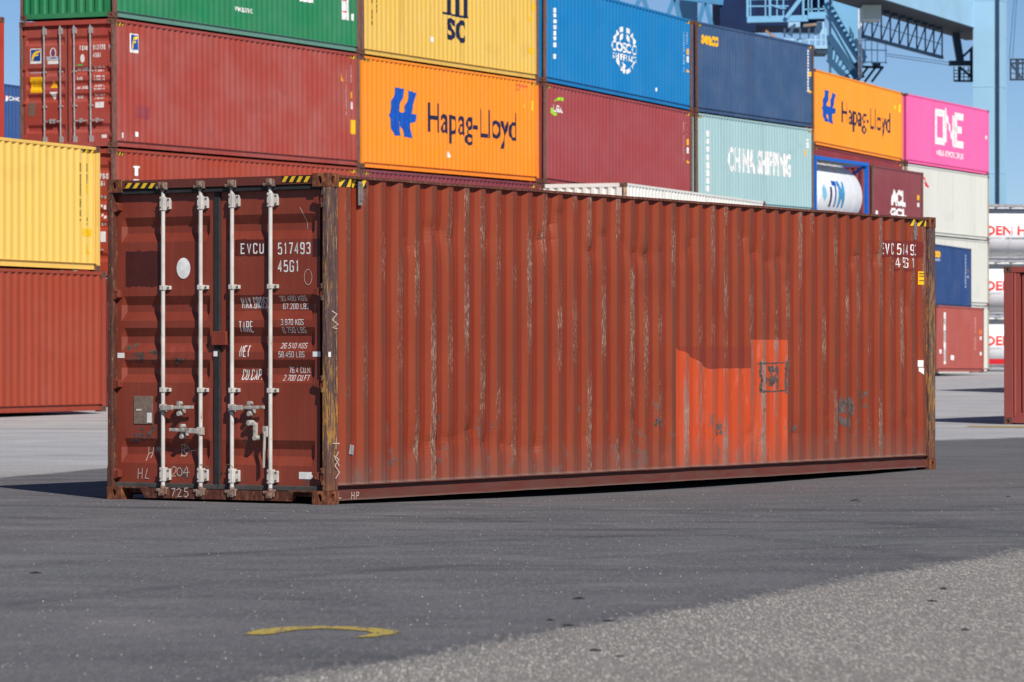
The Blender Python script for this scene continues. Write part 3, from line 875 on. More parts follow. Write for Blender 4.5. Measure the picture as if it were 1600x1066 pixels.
# column D
c = make(cD, 3)
background_container(c, NAVY, "paint_dull_blue", .4, "wall", rust_mat("worn_dark_post", srgb(106, 78, 70), srgb(120, 80, 60), .2), .5, .3)
lab(c, "dull dark blue container with a yellow name, on the pale green one")
c.text("seaco", 1096.5, 53, 69, 1123, sticker_y, bold=.055)
c.marks(1262, 78, 145, 1.6, white, 14, 13)
c.polys("sticker", [[(1264.5, 112), (1267.5, 112.6), (1267.5, 120), (1264.5, 119.4)], [(1264.5, 138), (1268, 145), (1264.5, 146)]], sticker_y)
c = make(cD, 2); D3 = c
background_container(c, TEAL, "paint_pale_green", .3, "wall", rust_mat("worn_ochre_post", srgb(132, 104, 88), srgb(140, 104, 70), .2), .3, .3)
lab(c, "pale green container with CHINA SHIPPING in white, under the dull blue one")
c.text("CHINA SHIPPING", 1138, 229, 268, 1236, white, bold=.035)
c.marks(1102.5, 192, 302, 7, white, 9, 14)
c.marks(1259, 217, 232, 6, white, 3, 15)
c.polys("sticker", [[(1258, 234), (1261, 234.6), (1261, 244), (1258, 243.4)]], sticker_y)
c = make(cD, 1); background_container(c, RED, "paint_faded_red", .25); lab(c, "faded red container hidden below the pale green one")
c = make(cD, 0); background_container(c, srgb(120, 48, 46), "paint_brown", .3); lab(c, "brown container at the foot of the stack below the pale green one")

# column E
c = make(cE, 3)
background_container(c, srgb(246, 150, 34), "paint_orange_light", .05, "wall", None, .1, .15, haz=False)
lab(c, "smaller looking orange container with a blue flag logo, left of the pink one")
hapag(c, P_side(c, 1284, 139, 1305.5, 190), navy_ink, 1315, 158, 202, 1391)
c.polys("sticker", [[(1404, 163), (1407, 163.6), (1407, 176), (1404, 175)], [(1398, 165), (1400, 165.5), (1400, 171), (1398, 170)]], LOGY)
c = make(cE, 2); background_container(c, srgb(134, 46, 50), "paint_oxide_red", .1, "wall", None, .2, .2); lab(c, "oxide red container seen above the blue framed tank, under an orange one")
c = make(cE, 1); background_container(c, MAROON, "paint_maroon", .15); lab(c, "maroon container hidden behind the blue framed tank")
c = make(cE, 0); background_container(c, RED, "paint_faded_red", .25); lab(c, "faded red container at the foot of the stack behind the blue framed tank")

# column F
c = make(cF, 3)
background_container(c, PINK, "paint_pink", .05, "wall", None, .12, .15, haz=False)
lab(c, "pink container with ONE in white at the right end of the row")
u0, v1 = c.side(1461.5, 169.5); _, v0 = c.side(1461.5, 225); u1, _ = c.side(1506.5, 180)
GLYPH['o'] = [[(.5, 1), (0, 1), (0, 0), (1, 0), (1, 1), (.5, 1)]]
c.lay("lettering", *stencil("oNE", u0, u1, v0, v1, .20, .06), white)
c.text("OCEAN NETWORK EXPRESS", 1463, 233.5, 242.5, 1506, white, bold=.03)
c.polys("sticker", [[(1539, 212), (1542, 212.6), (1542, 218), (1539, 217)]], white)
for k, lb in ((2, "white container directly under the pink one"), (1, "white container second from the ground below the pink one, behind a dark blue one"), (0, "white container at ground level in the pink container's stack, behind the pale red one")):
    c = make(cF, k); background_container(c, CREAM, "paint_white", .12, "wall", rust_mat("stained_white_post", srgb(196, 178, 150), srgb(176, 130, 84), .15) if k == 2 else _pc.get("x") or bpy.data.materials.get("stained_white_post"), .15, .2, haz=False)
    lab(c, lb)
    if k == 2: c.polys("paint_mark", [[(1443, 275), (1446, 279), (1449, 290), (1446, 289)], [(1444, 285), (1450, 288), (1452, 294), (1446, 291)]], plain("spray_red", srgb(214, 60, 50), .6))

# 20 ft containers and tank in the front row
def short(px0, px1, z0, H, line=ROW, zs=None):
    p0, p1 = plan(px0, line), plan(px1, line)
    return Container(p0, p1, z0, z0 if zs is None else zs, H)
c = short(1364, 1443.2, 8.30 - 2.591, 2.591)
background_container(c, srgb(126, 56, 62), "paint_plum", .12, "wall", wpost, .25, .25, haz=False)
lab(c, "plum red container with ACL in white beside the blue framed tank")
c.text("ACL", 1392, 295, 321, 1415, white, bold=.07)
c.text("GCL", 1391, 324, 338, 1416, white, bold=.07)
c.polys("sticker", [[(1433.5, 305), (1437, 305.6), (1437, 313), (1433.5, 312.4)]], sticker_y)
c.polys("sticker", [[(1434, 317), (1437, 317.6), (1437, 324), (1434, 323)], [(1369, 329), (1372, 329.6), (1372, 336), (1369, 335)]], white)
for k in (0, 1):
    c2 = short(1364, 1443.2, .52 + 2.593 * k, 2.591); background_container(c2, RED, "paint_faded_red", .25, haz=False)
    lab(c2, ("faded red container at ground level under the plum red one", "faded red container directly under the plum red one")[k])
c = short(1464, 1537.6, .70, 2.591, zs=.67)
background_container(c, srgb(166, 80, 70), "paint_pale_red", .1, "wall", None, .2, .3, haz=False)
lab(c, "pale red container on the ground with a vertical white mark, right of the big container")
c.marks(1474.3, 488, 571, 4.6, white, 3, 16)
c.polys("lettering", [[(1474.6, 498), (1479, 498.3), (1478.8, 569), (1474.2, 569)]], white)
c.polys("sticker", [[(1486, 555), (1491, 555.5), (1491, 563), (1486, 562.5)], [(1469, 546), (1472, 546.4), (1472, 553), (1469, 552.6)], [(1530.5, 550), (1533.5, 550.3), (1533.5, 555.5), (1530.5, 555)], [(1530.5, 526), (1533.5, 526.3), (1533.5, 531.5), (1530.5, 531)]], white)
c.polys("sticker", [[(1530, 515), (1534, 515.5), (1534, 523), (1530, 522.5)]], plain("sticker_orange", srgb(206, 112, 52), .5))
c.marks(1523.5, 496, 548, 1.4, plain("faded_print_rose", srgb(196, 122, 116), .6), 12, 17)

# dark blue container behind the pale red one
pR = at(1518, 388.7, 157); pL = at(1461, 381, 150)
dG = (Vector((pR.x, pR.y)) - Vector((pL.x, pL.y))).normalized()
pG0 = Vector((pR.x, pR.y)) - dG * 12.19
for z0, H, col_, nm, lb in ((.59, 2.72, CREAM, "paint_white", "white container hidden behind the pale red one on the ground"), (3.31, 2.59, srgb(34, 66, 118), "paint_navy", "navy container with a yellow mark above the pale red one, in front of white ones")):
    c = Container(pG0, (pR.x, pR.y), z0, z0, H)
    background_container(c, col_, nm, .3, "wall", None, .6, .2, haz=False); lab(c, lb)
c.text("co", 1456, 391, 401.5, 1470, sticker_y, bold=.1)
c.polys("lettering", [[(1460, 404), (1468.5, 404.5), (1468.5, 408), (1460, 407.5)], [(1511, 431), (1514.5, 431.3), (1514.5, 435), (1511, 434.6)]], plain("faded_print_blue", srgb(150, 160, 190), .6))
c.polys("sticker", [[(1511, 421), (1514.5, 421.3), (1514.5, 427), (1511, 426.6)]], plain("faded_print_rust", srgb(120, 90, 100), .6))
c.marks(1508.5, 398, 452, 1.3, bpy.data.materials["faded_print_blue"], 10, 18)

# rust stained white container just behind the big one
pw0 = at(977, 285, 98); pw1 = at(1196, 315, 110)
c = Container((pw0.x, pw0.y), (pw1.x, pw1.y), 5.93 - 2.591, 5.93 - 2.591, 2.591)
background_container(c, srgb(222, 221, 214), "paint_white_rusty", .45, "wall", rust_mat("rust_stained_post", srgb(200, 180, 158), srgb(176, 96, 44), .7), .2, .1, haz=False)
lab(c, "rust stained white container showing its corner just above the big brown one's roof")
c = Container((pw0.x, pw0.y), (pw1.x, pw1.y), .36, .36, 2.896)
background_container(c, RED, "paint_faded_red", .25, haz=False); lab(c, "faded red container hidden below the rust stained white one")

# left hand stack: yellow on red
pY = Vector((-8.60, 77.0)); p0 = pY - ROWD * 12.19
c = Container(p0, pY, 3.08, 3.08, 2.591)
background_container(c, srgb(232, 188, 92), "paint_pale_yellow", .05, "wall", None, .15, .15, haz=False)
lab(c, "pale yellow container at the left edge, on a brick red one behind the big container")
side_hazard(c, c.L - .75, c.L - .25)
c.marks(124, 255, 346, 2.4, plain("print_grey", srgb(70, 62, 50), .6), 26, 19); c.marks(134.5, 256, 288, 1.6, bpy.data.materials["print_grey"], 10, 20)
c.marks(125, 235, 249, 2.4, plain("print_faint", srgb(200, 190, 170), .6), 3, 21); c.marks(135, 340, 352, 1.8, bpy.data.materials["print_grey"], 4, 25)
c.polys("sticker", [[(133.5, 288), (138.5, 288.5), (138.5, 302.5), (133.5, 302)], [(131, 357.5), (143.5, 358.5), (143.5, 370), (131, 369)], [(135, 381), (142, 396.5), (133.5, 397)]], sticker_y)
c = Container(p0, pY + ROWD * .25, .13, .15, 2.92)
background_container(c, srgb(152, 60, 36), "paint_terracotta", .05, "wall", None, .35, .15, haz=False)
lab(c, "terracotta container on the ground at the left edge, under the pale yellow one")

# the stack cut by the left edge of the picture
pH = Vector(((6.6 - 800) / F * 82, 82)); pH0 = pH - ROWD * 12.19
for k in range(4):
    q = pH - ROWD * (.35 if k == 3 else 0)
    c = Container(q - ROWD * 12.19, q, .15 + k * 2.90, .15 + k * 2.90, 2.896)
    background_container(c, srgb(178, 60, 46), "paint_rust_red", .5, haz=False)
    lab(c, ("rust red container at ground level hidden behind the terracotta one", "rust red container hidden behind the pale yellow one", "rust red container cut by the left edge, above the pale yellow one", "topmost rust red container in the top left corner of the photo")[k])
# far dark blue stack seen in the gap
pN = Vector(((46 - 800) / F * 150, 150)); pN0 = pN - ROWD * 12.19
for k in range(4):
    c = Container(pN0, pN, .6 + k * 2.93, .6 + k * 2.93, 2.896)
    background_container(c, srgb(48, 82, 136), "paint_far_blue", .15, haz=False)
    lab(c, ("far blue container at ground level behind the left stacks", "far blue container second from the ground behind the left stacks", "far blue container third up behind the left stacks", "far blue container with white letters in the gap beside the red doors")[k])
c.text("JOK", 8, 149.5, 158, 32.5, white, bold=.04)
c.polys("lettering", [[(0, 147), (8, 148), (8, 154), (0, 153)]], bpy.data.materials["lettering_red"])

# maroon container at the right edge and the stack behind it, out of sight but shading the yard
cM = Container((0, 0), (1, 0), 0, 0, 2.896); bpy.data.objects.remove(cM.o)
pm = at(1568.5, 663, 67.6); t0 = Vector((.5325, .8464)); side0 = Vector((-.8464, .5325))
pm0 = Vector((pm.x, pm.y)) - side0 * W
c = Container(pm0, pm0 + t0 * 12.19, ground_y(67.5), ground_y(67.5) + .06, 2.896)
background_container(c, srgb(146, 66, 58), "paint_brown_maroon", .04, "none", None, .12, .15, haz=False)
lab(c, "brown maroon container end standing at the right edge of the photo")
pbm = paint("paint_brown_maroon", MAROON)
MB().box(.002, .10, W - .185, W - .004, .118, c.H - .118).build("corner_post", pbm, c.o, bevel=.006)
MB().prism([(.030, W - .185, .15), (-.002, W - .205, .15), (-.002, W - .225, .15), (.030, W - .245, .15)], (0, 0, c.H - .27)).build("post_flange", pbm, c.o)
MB().box(.022, .10, W - .315, W - .245, .15, c.H - .12).build("post_flange", pbm, c.o)
MB().box(.12, .14, .1, W - .1, .1, c.H - .1).build("end_backing", void, c.o)
MB().box(.050, .07, .35, W - .35, .15, c.H - .14).build("end_wall", pbm, c.o)
MB().box(.012, .05, .20, W - .20, .09, .215).build("end_sill", pbm, c.o)
ps = at(1571, 612, 97); ps0 = Vector((ps.x, ps.y)) - side0 * W
for k in range(1):
    c = Container(ps0, ps0 + t0 * 12.19, ground_y(97), ground_y(107), 2.896)
    background_container(c, MAROON, "paint_maroon", .15, haz=False)
    lab(c, ("maroon container at ground level beyond the one at the right edge", "maroon container on another beyond the one at the right edge")[k])

# ------------------------------------------------------------------ tank containers
tank_white = plain("tank_white", (.78, .79, .80), .35, .08, 3)
tank_grey = plain("tank_frame_grey", (.30, .31, .33), .5, .3)
blue_frame = plain("tank_frame_blue", srgb(0, 98, 196), .45, .15)
def tank_container(p0, p1, z0, z1, H, fm, label, catwalk=True):
    c = Container(p0, p1, z0, z1, H, "tank_container"); L = c.L
    Rr = min(1.17, H / 2 - .10); zc = H / 2 + .02; yc = W / 2
    prof = []
    for i in range(9):
        t = i / 8 * math.pi / 2
        prof.append((.22 + .42 * (1 - math.sin(t)) , Rr * math.cos(t) if i < 8 else .0))
    prof = [(.16 + .46 * (1 - math.cos(t * math.pi / 16)), Rr * math.sin(t * math.pi / 16)) for t in range(9)]
    full = prof + [(L - x, r) for x, r in reversed(prof)]
    N = 40; mb = MB(); vs = []
    for x, r in full:
        for j in range(N):
            a = 2 * math.pi * j / N; vs.append((x, yc + r * math.cos(a), zc + r * math.sin(a)))
    mb.add(vs, [(i * N + j, i * N + (j + 1) % N, (i + 1) * N + (j + 1) % N, (i + 1) * N + j) for i in range(len(full) - 1) for j in range(N)])
    mb.build("tank", tank_white, c.o, smooth=35)
    b = MB()
    for x in (.24 * L, .42 * L, .58 * L, .76 * L):
        vs = []
        for xx, r in ((x - .03, Rr + .002), (x - .03, Rr + .012), (x + .03, Rr + .012), (x + .03, Rr + .002)):
            vs += [(xx, yc + r * math.cos(2 * math.pi * j / N), zc + r * math.sin(2 * math.pi * j / N)) for j in range(N)]
        b.add(vs, [(i * N + j, i * N + (j + 1) % N, (i + 1) * N + (j + 1) % N, (i + 1) * N + j) for i in range(3) for j in range(N)])
    b.build("tank_band", plain("tank_band_white", (.70, .71, .73), .4, .05), c.o, smooth=35)
    f = MB()
    for x in (.0, L):
        xa, xb = (x, x + .13) if x == 0 else (x - .13, x)
        for y in (0, W - .13): f.box(xa, xb, y, y + .13, .0, H)
        for z in (.02, H - .15): f.box(xa + .005, xb - .005, .13, W - .13, z, z + .13)
        for ya, yb in ((.13, .75), (W - .13, W - .75)):
            f.bar((x + (.06 if x == 0 else -.06), ya, .12), (x + (.06 if x == 0 else -.06), yb, .55), .09)
            f.bar((x + (.06 if x == 0 else -.06), ya, H - .12), (x + (.06 if x == 0 else -.06), yb, H - .55), .09)
    for y in (.005, W - .115):
        f.box(.13, L - .13, y, y + .11, .02, .13); f.box(.13, L - .13, y, y + .11, H - .14, H - .02)
    f.build("tank_frame", fm, c.o)
    if catwalk:
        k = MB()
        for y in (.15, 1.0): k.box(.2, L - .2, y, y + .45, H - .10, H - .06)
        for i in range(8): k.box(.3 + i * (L - .6) / 8, .38 + i * (L - .6) / 8, .12, 1.5, H - .16, H - .105)
        k.tube((L / 2, yc, H - .2), (L / 2, yc, H - .02), .25, 16)
        k.build("catwalk", galv, c.o)
    tag(c.o, label, "tank container", "tank containers")
    def lay(name, vs, fs, mat, eps=.006):
        fun = lambda u, v: (u, yc - math.sqrt(max(.001, Rr * Rr - (v - zc) ** 2)) - eps, v)
        v0 = min(v[1] for v in vs); v1 = max(v[1] for v in vs)
        return decal(name, vs, fs, fun, [], [v0 + (v1 - v0) * i / 8 for i in range(1, 8)], mat, c.o)
    c.lay_tank = lay
    return c
def ttext(c, body, l, t, b, r, mat, bold=.02):
    u0, v1 = c.side(l, t); _, v0 = c.side(l, b); u1, _ = c.side(r, t)
    vs, fs = text2d(body, 3, bold)
    c.lay_tank("lettering", [(u0 + x * (u1 - u0), v0 + y * (v1 - v0)) for x, y in vs], fs, mat)
p0, p1 = plan(1275, ROW), plan(1357.6, ROW)
c = tank_container(p0, p1, 8.33 - 2.591, 8.36 - 2.591, 2.591, blue_frame, "white tank in a bright blue frame with an ITM mark")
ttext(c, "I", 1298.6, 292, 323, 1301.5, navy_ink); 
ttext(c, "T", 1302.5, 282.5, 323, 1312, HL_BLUE); ttext(c, "M", 1311.5, 283, 324, 1321, plain("logo_aqua", srgb(60, 150, 196), .4), .05)
P = P_side(c, 1285.5, 287, 1293.5, 314)
c.lay_tank("logo", [P(.1, .75), P(.5, 1.0), P(.9, .7), P(1, .3), P(.75, 0), P(.2, .3)], [tuple(range(6))], plain("logo_sky", srgb(130, 196, 226), .4))
for k in range(2):
    c2 = Container(p0, p1, .48 + k * 2.62, .50 + k * 2.62, 2.61)
    background_container(c2, srgb(150, 60, 56), "paint_oxide_red", .1, haz=False)
    lab(c2, ("oxide red container at ground level below the blue framed tank", "oxide red container directly under the blue framed tank")[k])
letter_red = plain("lettering_scarlet", srgb(216, 50, 40), .5, .1)
Zt = 172.5
for k in range(3):
    a = at(1531, 582, Zt); b = at(1735, 582, Zt + 1.2)
    z0 = .66 + .02 + k * 2.60 + (.0)
    c = tank_container((a.x, a.y), (b.x, b.y), z0 - .0, z0, 2.591, tank_grey, ("bottom white tank with red lettering at the right edge, nearest the ground", "middle white tank with red lettering, cut off by the brown maroon container", "topmost white tank with red DEN H lettering at the right edge")[k])
    y = (532, 446, 359.5)[k]
    zz = c.side(1545, y)[1]
    u0, _ = c.side(1540.5, y); u1, _ = c.side(1693, y)
    vs, fs = text2d("DEN HARTOGH", 3, .03)
    c.lay_tank("lettering", [(u0 + x * (u1 - u0), zz - .24 + q * .46) for x, q in vs], fs, letter_red)
    u1, _ = c.side(1566, y)
    c.lay_tank("lettering", *rect(u0, u1, zz - .40, zz - .34), plain("faded_print_grey", (.55, .56, .6), .5))
    if k == 2: c.lay_tank("lettering", *rect(c.side(1572, y)[0], c.side(1690, y)[0], zz - .42, zz - .34), tank_grey)

# red low trailer under the tanks
tr = empty("flatbed_trailer", (at(1575, 575, 168).x, 168, ground_y(168)))
tag(tr, "low red trailer standing on the ground in front of the white tanks", "trailer")
redp = plain("trailer_red", srgb(196, 24, 40), .4, .15)
MB().box(-2.0, 4.5, 0, 1.6, .34, .50).box(-1.4, 4.5, .1, 1.5, .50, .58).build("chassis", redp, tr)
for x in (-1.2, .1, 1.4):
    w_ = MB().tube((x, -.02, .26), (x, .24, .26), .26, 20); w_.build("wheel", rubber, tr, smooth=40)
    MB().tube((x, -.035, .26), (x, .0, .26), .12, 14).build("hub", redp, bpy.data.objects[tr.children[-1].name])

# ------------------------------------------------------------------ gantry crane far behind
cb = plain("crane_blue", srgb(112, 168, 204), .5, .12, .4)
cbl = plain("crane_pale_blue", srgb(150, 190, 216), .5, .1, .4)
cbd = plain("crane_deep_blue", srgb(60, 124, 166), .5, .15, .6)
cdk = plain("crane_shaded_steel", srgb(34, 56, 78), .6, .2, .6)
cgr = plain("crane_grey_cabin", srgb(176, 190, 192), .5, .1, .4)
crane = empty("gantry_crane", (at(1550, 560, 255).x, 255, .66))
tag(crane, "tall light blue gantry crane with stairs and walkways behind the stacks", "crane")
ci = Matrix.Translation(-Vector(crane.location))
def cbuild(mb, name, mat, parent=None):
    for v in mb.v: v -= Vector(crane.location)
    return mb.build(name, mat, parent or crane)
def P3(px, py, Y): return at(px, py, Y)
D = Vector((.38, .925, 0)).normalized(); Nn = Vector((.925, -.38, 0)).normalized()
# leg: rectangular column with its two near faces in view
lp = at(1562, 560, 255); lp.z = .66
w1, w2 = 1.82, 1.45
leg = MB()
q0 = lp; d1 = Vector((-.985, .17, 0)); d2 = Vector((.44, .90, 0))
pts = [q0, q0 + d1 * w1, q0 + d1 * w1 + d2 * w2, q0 + d2 * w2]
leg.prism([(p.x, p.y, .66) for p in pts], (0, 0, 42))
lego = cbuild(leg, "portal_leg", plain("crane_leg_paint", srgb(142, 182, 206), .5, .08, .3))
for zf in (8, 14, 20, 26, 32):
    fl_ = MB(); o3 = Vector((0, 0, 0)); ex = [q0 + d1 * -.03 - d2 * .03, q0 + d1 * (w1 + .03) - d2 * .03, q0 + d1 * (w1 + .03) + d2 * (w2 + .03), q0 - d1 * .03 + d2 * (w2 + .03)]
    fl_.prism([(p.x, p.y, zf) for p in ex], (0, 0, .07))
    for v in fl_.v: v -= Vector(crane.location)
    fl_.build("leg_flange", cbl, lego)
pipe = MB()
for i in range(3):
    a = q0 + d1 * (.05 + .1 * i) - Vector((0, .09, 0)); pipe.tube((a.x, a.y, 1), (a.x, a.y, 42), .028, 8)
for v in pipe.v: v -= Vector(crane.location)
pipe.build("conduit", cdk, lego)
# cross girder parallel to the rows
gb = Vector((31.95, 255.2, 24.13))
g1 = MB(); back = -Nn * 3.0; top = Vector((0, 0, 3.2))
s0 = gb + D * 9; s1 = gb - D * 34
g1.add([s0, s0 + back, s0 + back + top, s0 + top, s1, s1 + back, s1 + back + top, s1 + top], [(0, 1, 2, 3), (4, 5, 6, 7), (1, 2, 6, 5), (2, 3, 7, 6), (3, 0, 4, 7)])
gird = cbuild(g1, "cross_girder", cbl)
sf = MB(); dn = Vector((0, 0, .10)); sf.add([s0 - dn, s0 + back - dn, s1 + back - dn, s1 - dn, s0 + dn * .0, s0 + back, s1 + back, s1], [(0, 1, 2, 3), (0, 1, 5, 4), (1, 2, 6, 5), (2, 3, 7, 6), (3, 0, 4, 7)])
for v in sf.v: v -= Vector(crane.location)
sf.build("soffit_shade", plain("soffit_painted_shade", srgb(38, 46, 58), .7, .2, .8), gird)  # underside shade of the girder, painted as a dark layer
for i in range(9):
    p = gb - D * (2.2 + 1.8 * i) + back * .62 - Vector((0, 0, .22)) - Vector(crane.location)
    MB().box(p.x - .22, p.x + .22, p.y - .22, p.y + .22, p.z - .08, p.z + .11).build("lamp_housing", cdk, gird)
# grey cabin under the girder
cabin = MB(); a = at(1349, 30, 238); b = at(1377, 30, 238)
cabin.box(a.x, b.x, 238, 240.5, a.z, a.z + 3.2); cbuild(cabin, "operator_cabin", cgr)
# hanging walkway truss
tr0 = at(1348, 57, 240); tr1 = at(1472, 90, 256)
truss = MB(); truss.bar(tr0, tr1, .22); n = 9
for i in range(n + 1):
    p = tr0.lerp(tr1, i / n); q = p + Vector((0, 0, 1.9))
    truss.bar(p, q, .10)
    if i < n:
        p2 = tr0.lerp(tr1, (i + 1) / n); truss.bar(p, p2 + Vector((0, 0, 1.8)), .07)
truss.bar(tr0 + Vector((0, 0, 1.0)), tr1 + Vector((0, 0, .9)), .04)
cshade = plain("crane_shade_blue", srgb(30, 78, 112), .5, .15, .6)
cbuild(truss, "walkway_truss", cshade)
# pendant support with a small platform and stair beside the leg
sp = MB()
a = at(1491, 40, 259); b = at(1501, 100, 259)
sp.bar(a, b, .62, .5); sp.bar(at(1483, 99, 259), at(1524, 99, 259), .5, .34)
sp.bar(at(1502, 91, 259), at(1521, 73, 259), .16); sp.bar(at(1518, 75, 259), at(1518, 126, 259), .22)
sp.bar(at(1499, 104, 259), at(1499, 127, 259), .2); sp.bar(at(1491, 126.5, 259), at(1523, 127, 259), .14)
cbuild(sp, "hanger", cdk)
sr = MB()
for yy in (110, 115, 120): sr.bar(at(1490, yy, 258.5), at(1520, yy + .5, 258.5), .06)
for xx in (1490.5, 1498, 1506, 1513, 1520): sr.bar(at(xx, 104, 258.5), at(xx, 127, 258.5), .06)
sr.bar(at(1500, 105, 258.6), at(1519, 122, 258.6), .14)
for xx in (1483, 1489): sr.bar(at(xx, 96, 258.5), at(xx, 102, 258.5), .05)
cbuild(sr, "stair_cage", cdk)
sr = MB()
for xx in (1579, 1588, 1591, 1598, 1608): sr.bar(at(xx, 93, 266), at(xx, 126, 266), .12)
for yy, h in ((93, .12), (99, .16), (107, .06), (115, .06), (124.5, .14)): sr.bar(at(1578, yy, 266), at(1612, yy, 266), h)
sr.bar(at(1580, 100, 266), at(1596, 122, 266), .14)
cbuild(sr, "stair_cage", cdk)
# lattice boom to the left
lt = MB(); Z0 = 262
for (x0, y0), (x1, y1) in (((1003, -8), (990, 18)), ((1004, -8), (1016, 30)), ((1053, -2), (1040, 34)), ((1055, -2), (1066, 44)), ((1101, 2), (1089, 48)), ((1103, 2), (1116, 60)), ((960, -14), (944, 20)), ((962, -14), (972, 30))):
    lt.bar(at(x0, y0, Z0), at(x1, y1, Z0), .34, .3)
lt.bar(at(930, -20, Z0), at(1130, 4, Z0), .36, .4); lt.bar(at(930, 26, Z0), at(1130, 72, Z0), .36, .4)
cbuild(lt, "boom_truss", cbd)
bx = MB()
a = at(1062, 60, 268); b = at(1090, 60, 268); bx.box(a.x, b.x, 268, 269.5, .66, 36); cbuild(bx, "back_stay_column", cb)
# machinery house, shade put into its dark colour, with the railed platform in front of it
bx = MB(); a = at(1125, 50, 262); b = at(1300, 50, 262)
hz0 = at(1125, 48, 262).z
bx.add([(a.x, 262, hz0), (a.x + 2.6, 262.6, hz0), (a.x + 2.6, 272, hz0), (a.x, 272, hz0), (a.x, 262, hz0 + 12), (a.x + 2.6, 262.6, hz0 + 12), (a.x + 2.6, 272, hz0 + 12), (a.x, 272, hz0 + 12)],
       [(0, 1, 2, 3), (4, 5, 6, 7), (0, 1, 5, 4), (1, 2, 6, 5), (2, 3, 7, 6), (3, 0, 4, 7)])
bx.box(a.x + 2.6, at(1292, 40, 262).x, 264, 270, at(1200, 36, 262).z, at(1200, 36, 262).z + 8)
cbuild(bx, "machinery_house", plain("machinery_painted_shade", srgb(6, 34, 74), .9, .3, .5))
pf = MB(); Zp = 256
pf.bar(at(1167, 31, Zp), at(1262, 29, Zp), .5, .42); pf.bar(at(1262, 25, Zp), at(1294, 24, Zp), .6, .46)
cbuild(pf, "platform", cb)
rl = MB()
for xx in (1168, 1172.5, 1196, 1203, 1214, 1224, 1255, 1263, 1268, 1279, 1290): rl.bar(at(xx, -6, Zp - .2), at(xx, 27, Zp - .2), .16 if xx in (1168, 1203, 1255) else .09)
for yy in (10, -1): rl.bar(at(1168, yy, Zp - .2), at(1232, yy - .5, Zp - .2), .09)
rl.bar(at(1205, 8, Zp - .3), at(1220, 13, Zp - .3), .09); rl.bar(at(1220, 13, Zp - .3), at(1228, 13, Zp - .3), .09)
rl.bar(at(1228, 28, Zp - .4), at(1254, -6, Zp - .4), .26); rl.bar(at(1255, 15, Zp - .2), at(1294, 14, Zp - .2), .09)
cbuild(rl, "railing", cb)
mc = MB()
mc.box(at(1232, 42, 258).x, at(1250, 42, 258).x, 258, 259, at(1232, 42, 258).z, at(1232, 34, 258).z)
mc.bar(at(1233, 55, 257), at(1242, 38, 257), .2); mc.bar(at(1255, 40, 257), at(1280, 38, 257), .3, .22)
mc.box(at(1276, 52, 257).x, at(1288, 52, 257).x, 257, 258, at(1276, 52, 257).z, at(1276, 34, 257).z)
for xx in (1226, 1237, 1250, 1264, 1274, 1283, 1290): mc.bar(at(xx, 44, 257), at(xx, 76, 257), .12)
for yy in (52, 62, 72): mc.bar(at(1222, yy, 257), at(1292, yy + .5, 257), .09)
mc.box(at(1272, 84, 257).x, at(1292, 84, 257).x, 256.5, 259, at(1272, 77, 257).z, at(1272, 72, 257).z)
cbuild(mc, "service_gear", cbl)
mc = MB(); mc.box(at(1274, 84, 257).x, at(1292, 84, 257).x, 256.6, 259, at(1272, 85, 257).z, at(1272, 77.4, 257).z); cbuild(mc, "counterweight", cdk)
mc = MB(); mc.bar(at(1196, 48, 250), at(1216, 63, 250), .14); mc.bar(at(1256, 40, 256), at(1276, 38, 256), .14); cbuild(mc, "hydraulic_ram", plain("ram_tan", srgb(156, 122, 92), .5))
# stairs going down to the right, seen from below
col_ = MB(); a = at(1299, 80, 260); b = at(1341, 80, 260); col_.box(a.x, b.x, 260, 262, a.z - 8, a.z + 8); cbuild(col_, "stair_tower", cb)
stn = MB()
stn.bar(at(1288, 8, 254), at(1346, 101, 254), .34, .3); stn.bar(at(1302, 4, 253.2), at(1352, 92, 253.2), .3, .3)
stn.bar(at(1291, 24, 254), at(1338, 108, 254), .14); stn.bar(at(1296, -6, 253.2), at(1352, 84, 253.2), .1)
cbuild(stn, "stringer", cb)
stp = MB()
for i in range(13):
    t = i / 12; p = at(1288, 8, 254).lerp(at(1346, 101, 254), t); q = at(1302, 4, 253.2).lerp(at(1352, 92, 253.2), t); stp.bar(p, q, .05, .24)
cbuild(stp, "stair_tread", cbd)
st2 = MB()
st2.bar(at(1294, 55, 258), at(1340, 122, 258), .3, .5); st2.bar(at(1294, 92, 258), at(1326, 126, 258), .3, .4); st2.bar(at(1295, 56, 258), at(1295, 94, 258), .2)
for i in range(8):
    t = i / 7; st2.bar(at(1295, 66, 258).lerp(at(1336, 122, 258), t), at(1295, 92, 258).lerp(at(1322, 124, 258), t) if t < .9 else at(1330, 126, 258), .16, .12)
cbuild(st2, "lower_stair", cshade)
ms = MB()
for xx in (1341.5, 1346.5): ms.bar(at(xx, -8, 252), at(xx, 118, 252), .06)
for i in range(26): ms.bar(at(1341.5, -8 + i * 5, 252), at(1346.5, -3 + i * 5, 252), .045); ms.bar(at(1346.5, -8 + i * 5, 252), at(1341.5, -3 + i * 5, 252), .045)
cbuild(ms, "ladder_mast", plain("mast_white", srgb(214, 214, 220), .5))
bk = MB()
for xx in (1352, 1362, 1371, 1384): bk.bar(at(xx, 62, 253), at(xx, 100, 253), .06)
for yy in (63, 78, 97): bk.bar(at(1348, yy, 253), at(1386, yy + 1, 253), .07)
bk.bar(at(1350, 78, 254), at(1385, 79, 254), .05)
cbuild(bk, "landing_rail", cb)
bk = MB(); bk.box(at(1365, 104, 253).x, at(1376, 104, 253).x, 253, 254, at(1365, 104, 253).z, at(1365, 97, 253).z)
for xx in (1357, 1369, 1380): bk.bar(at(xx, 104, 253), at(xx - 18, 128, 253), .16)
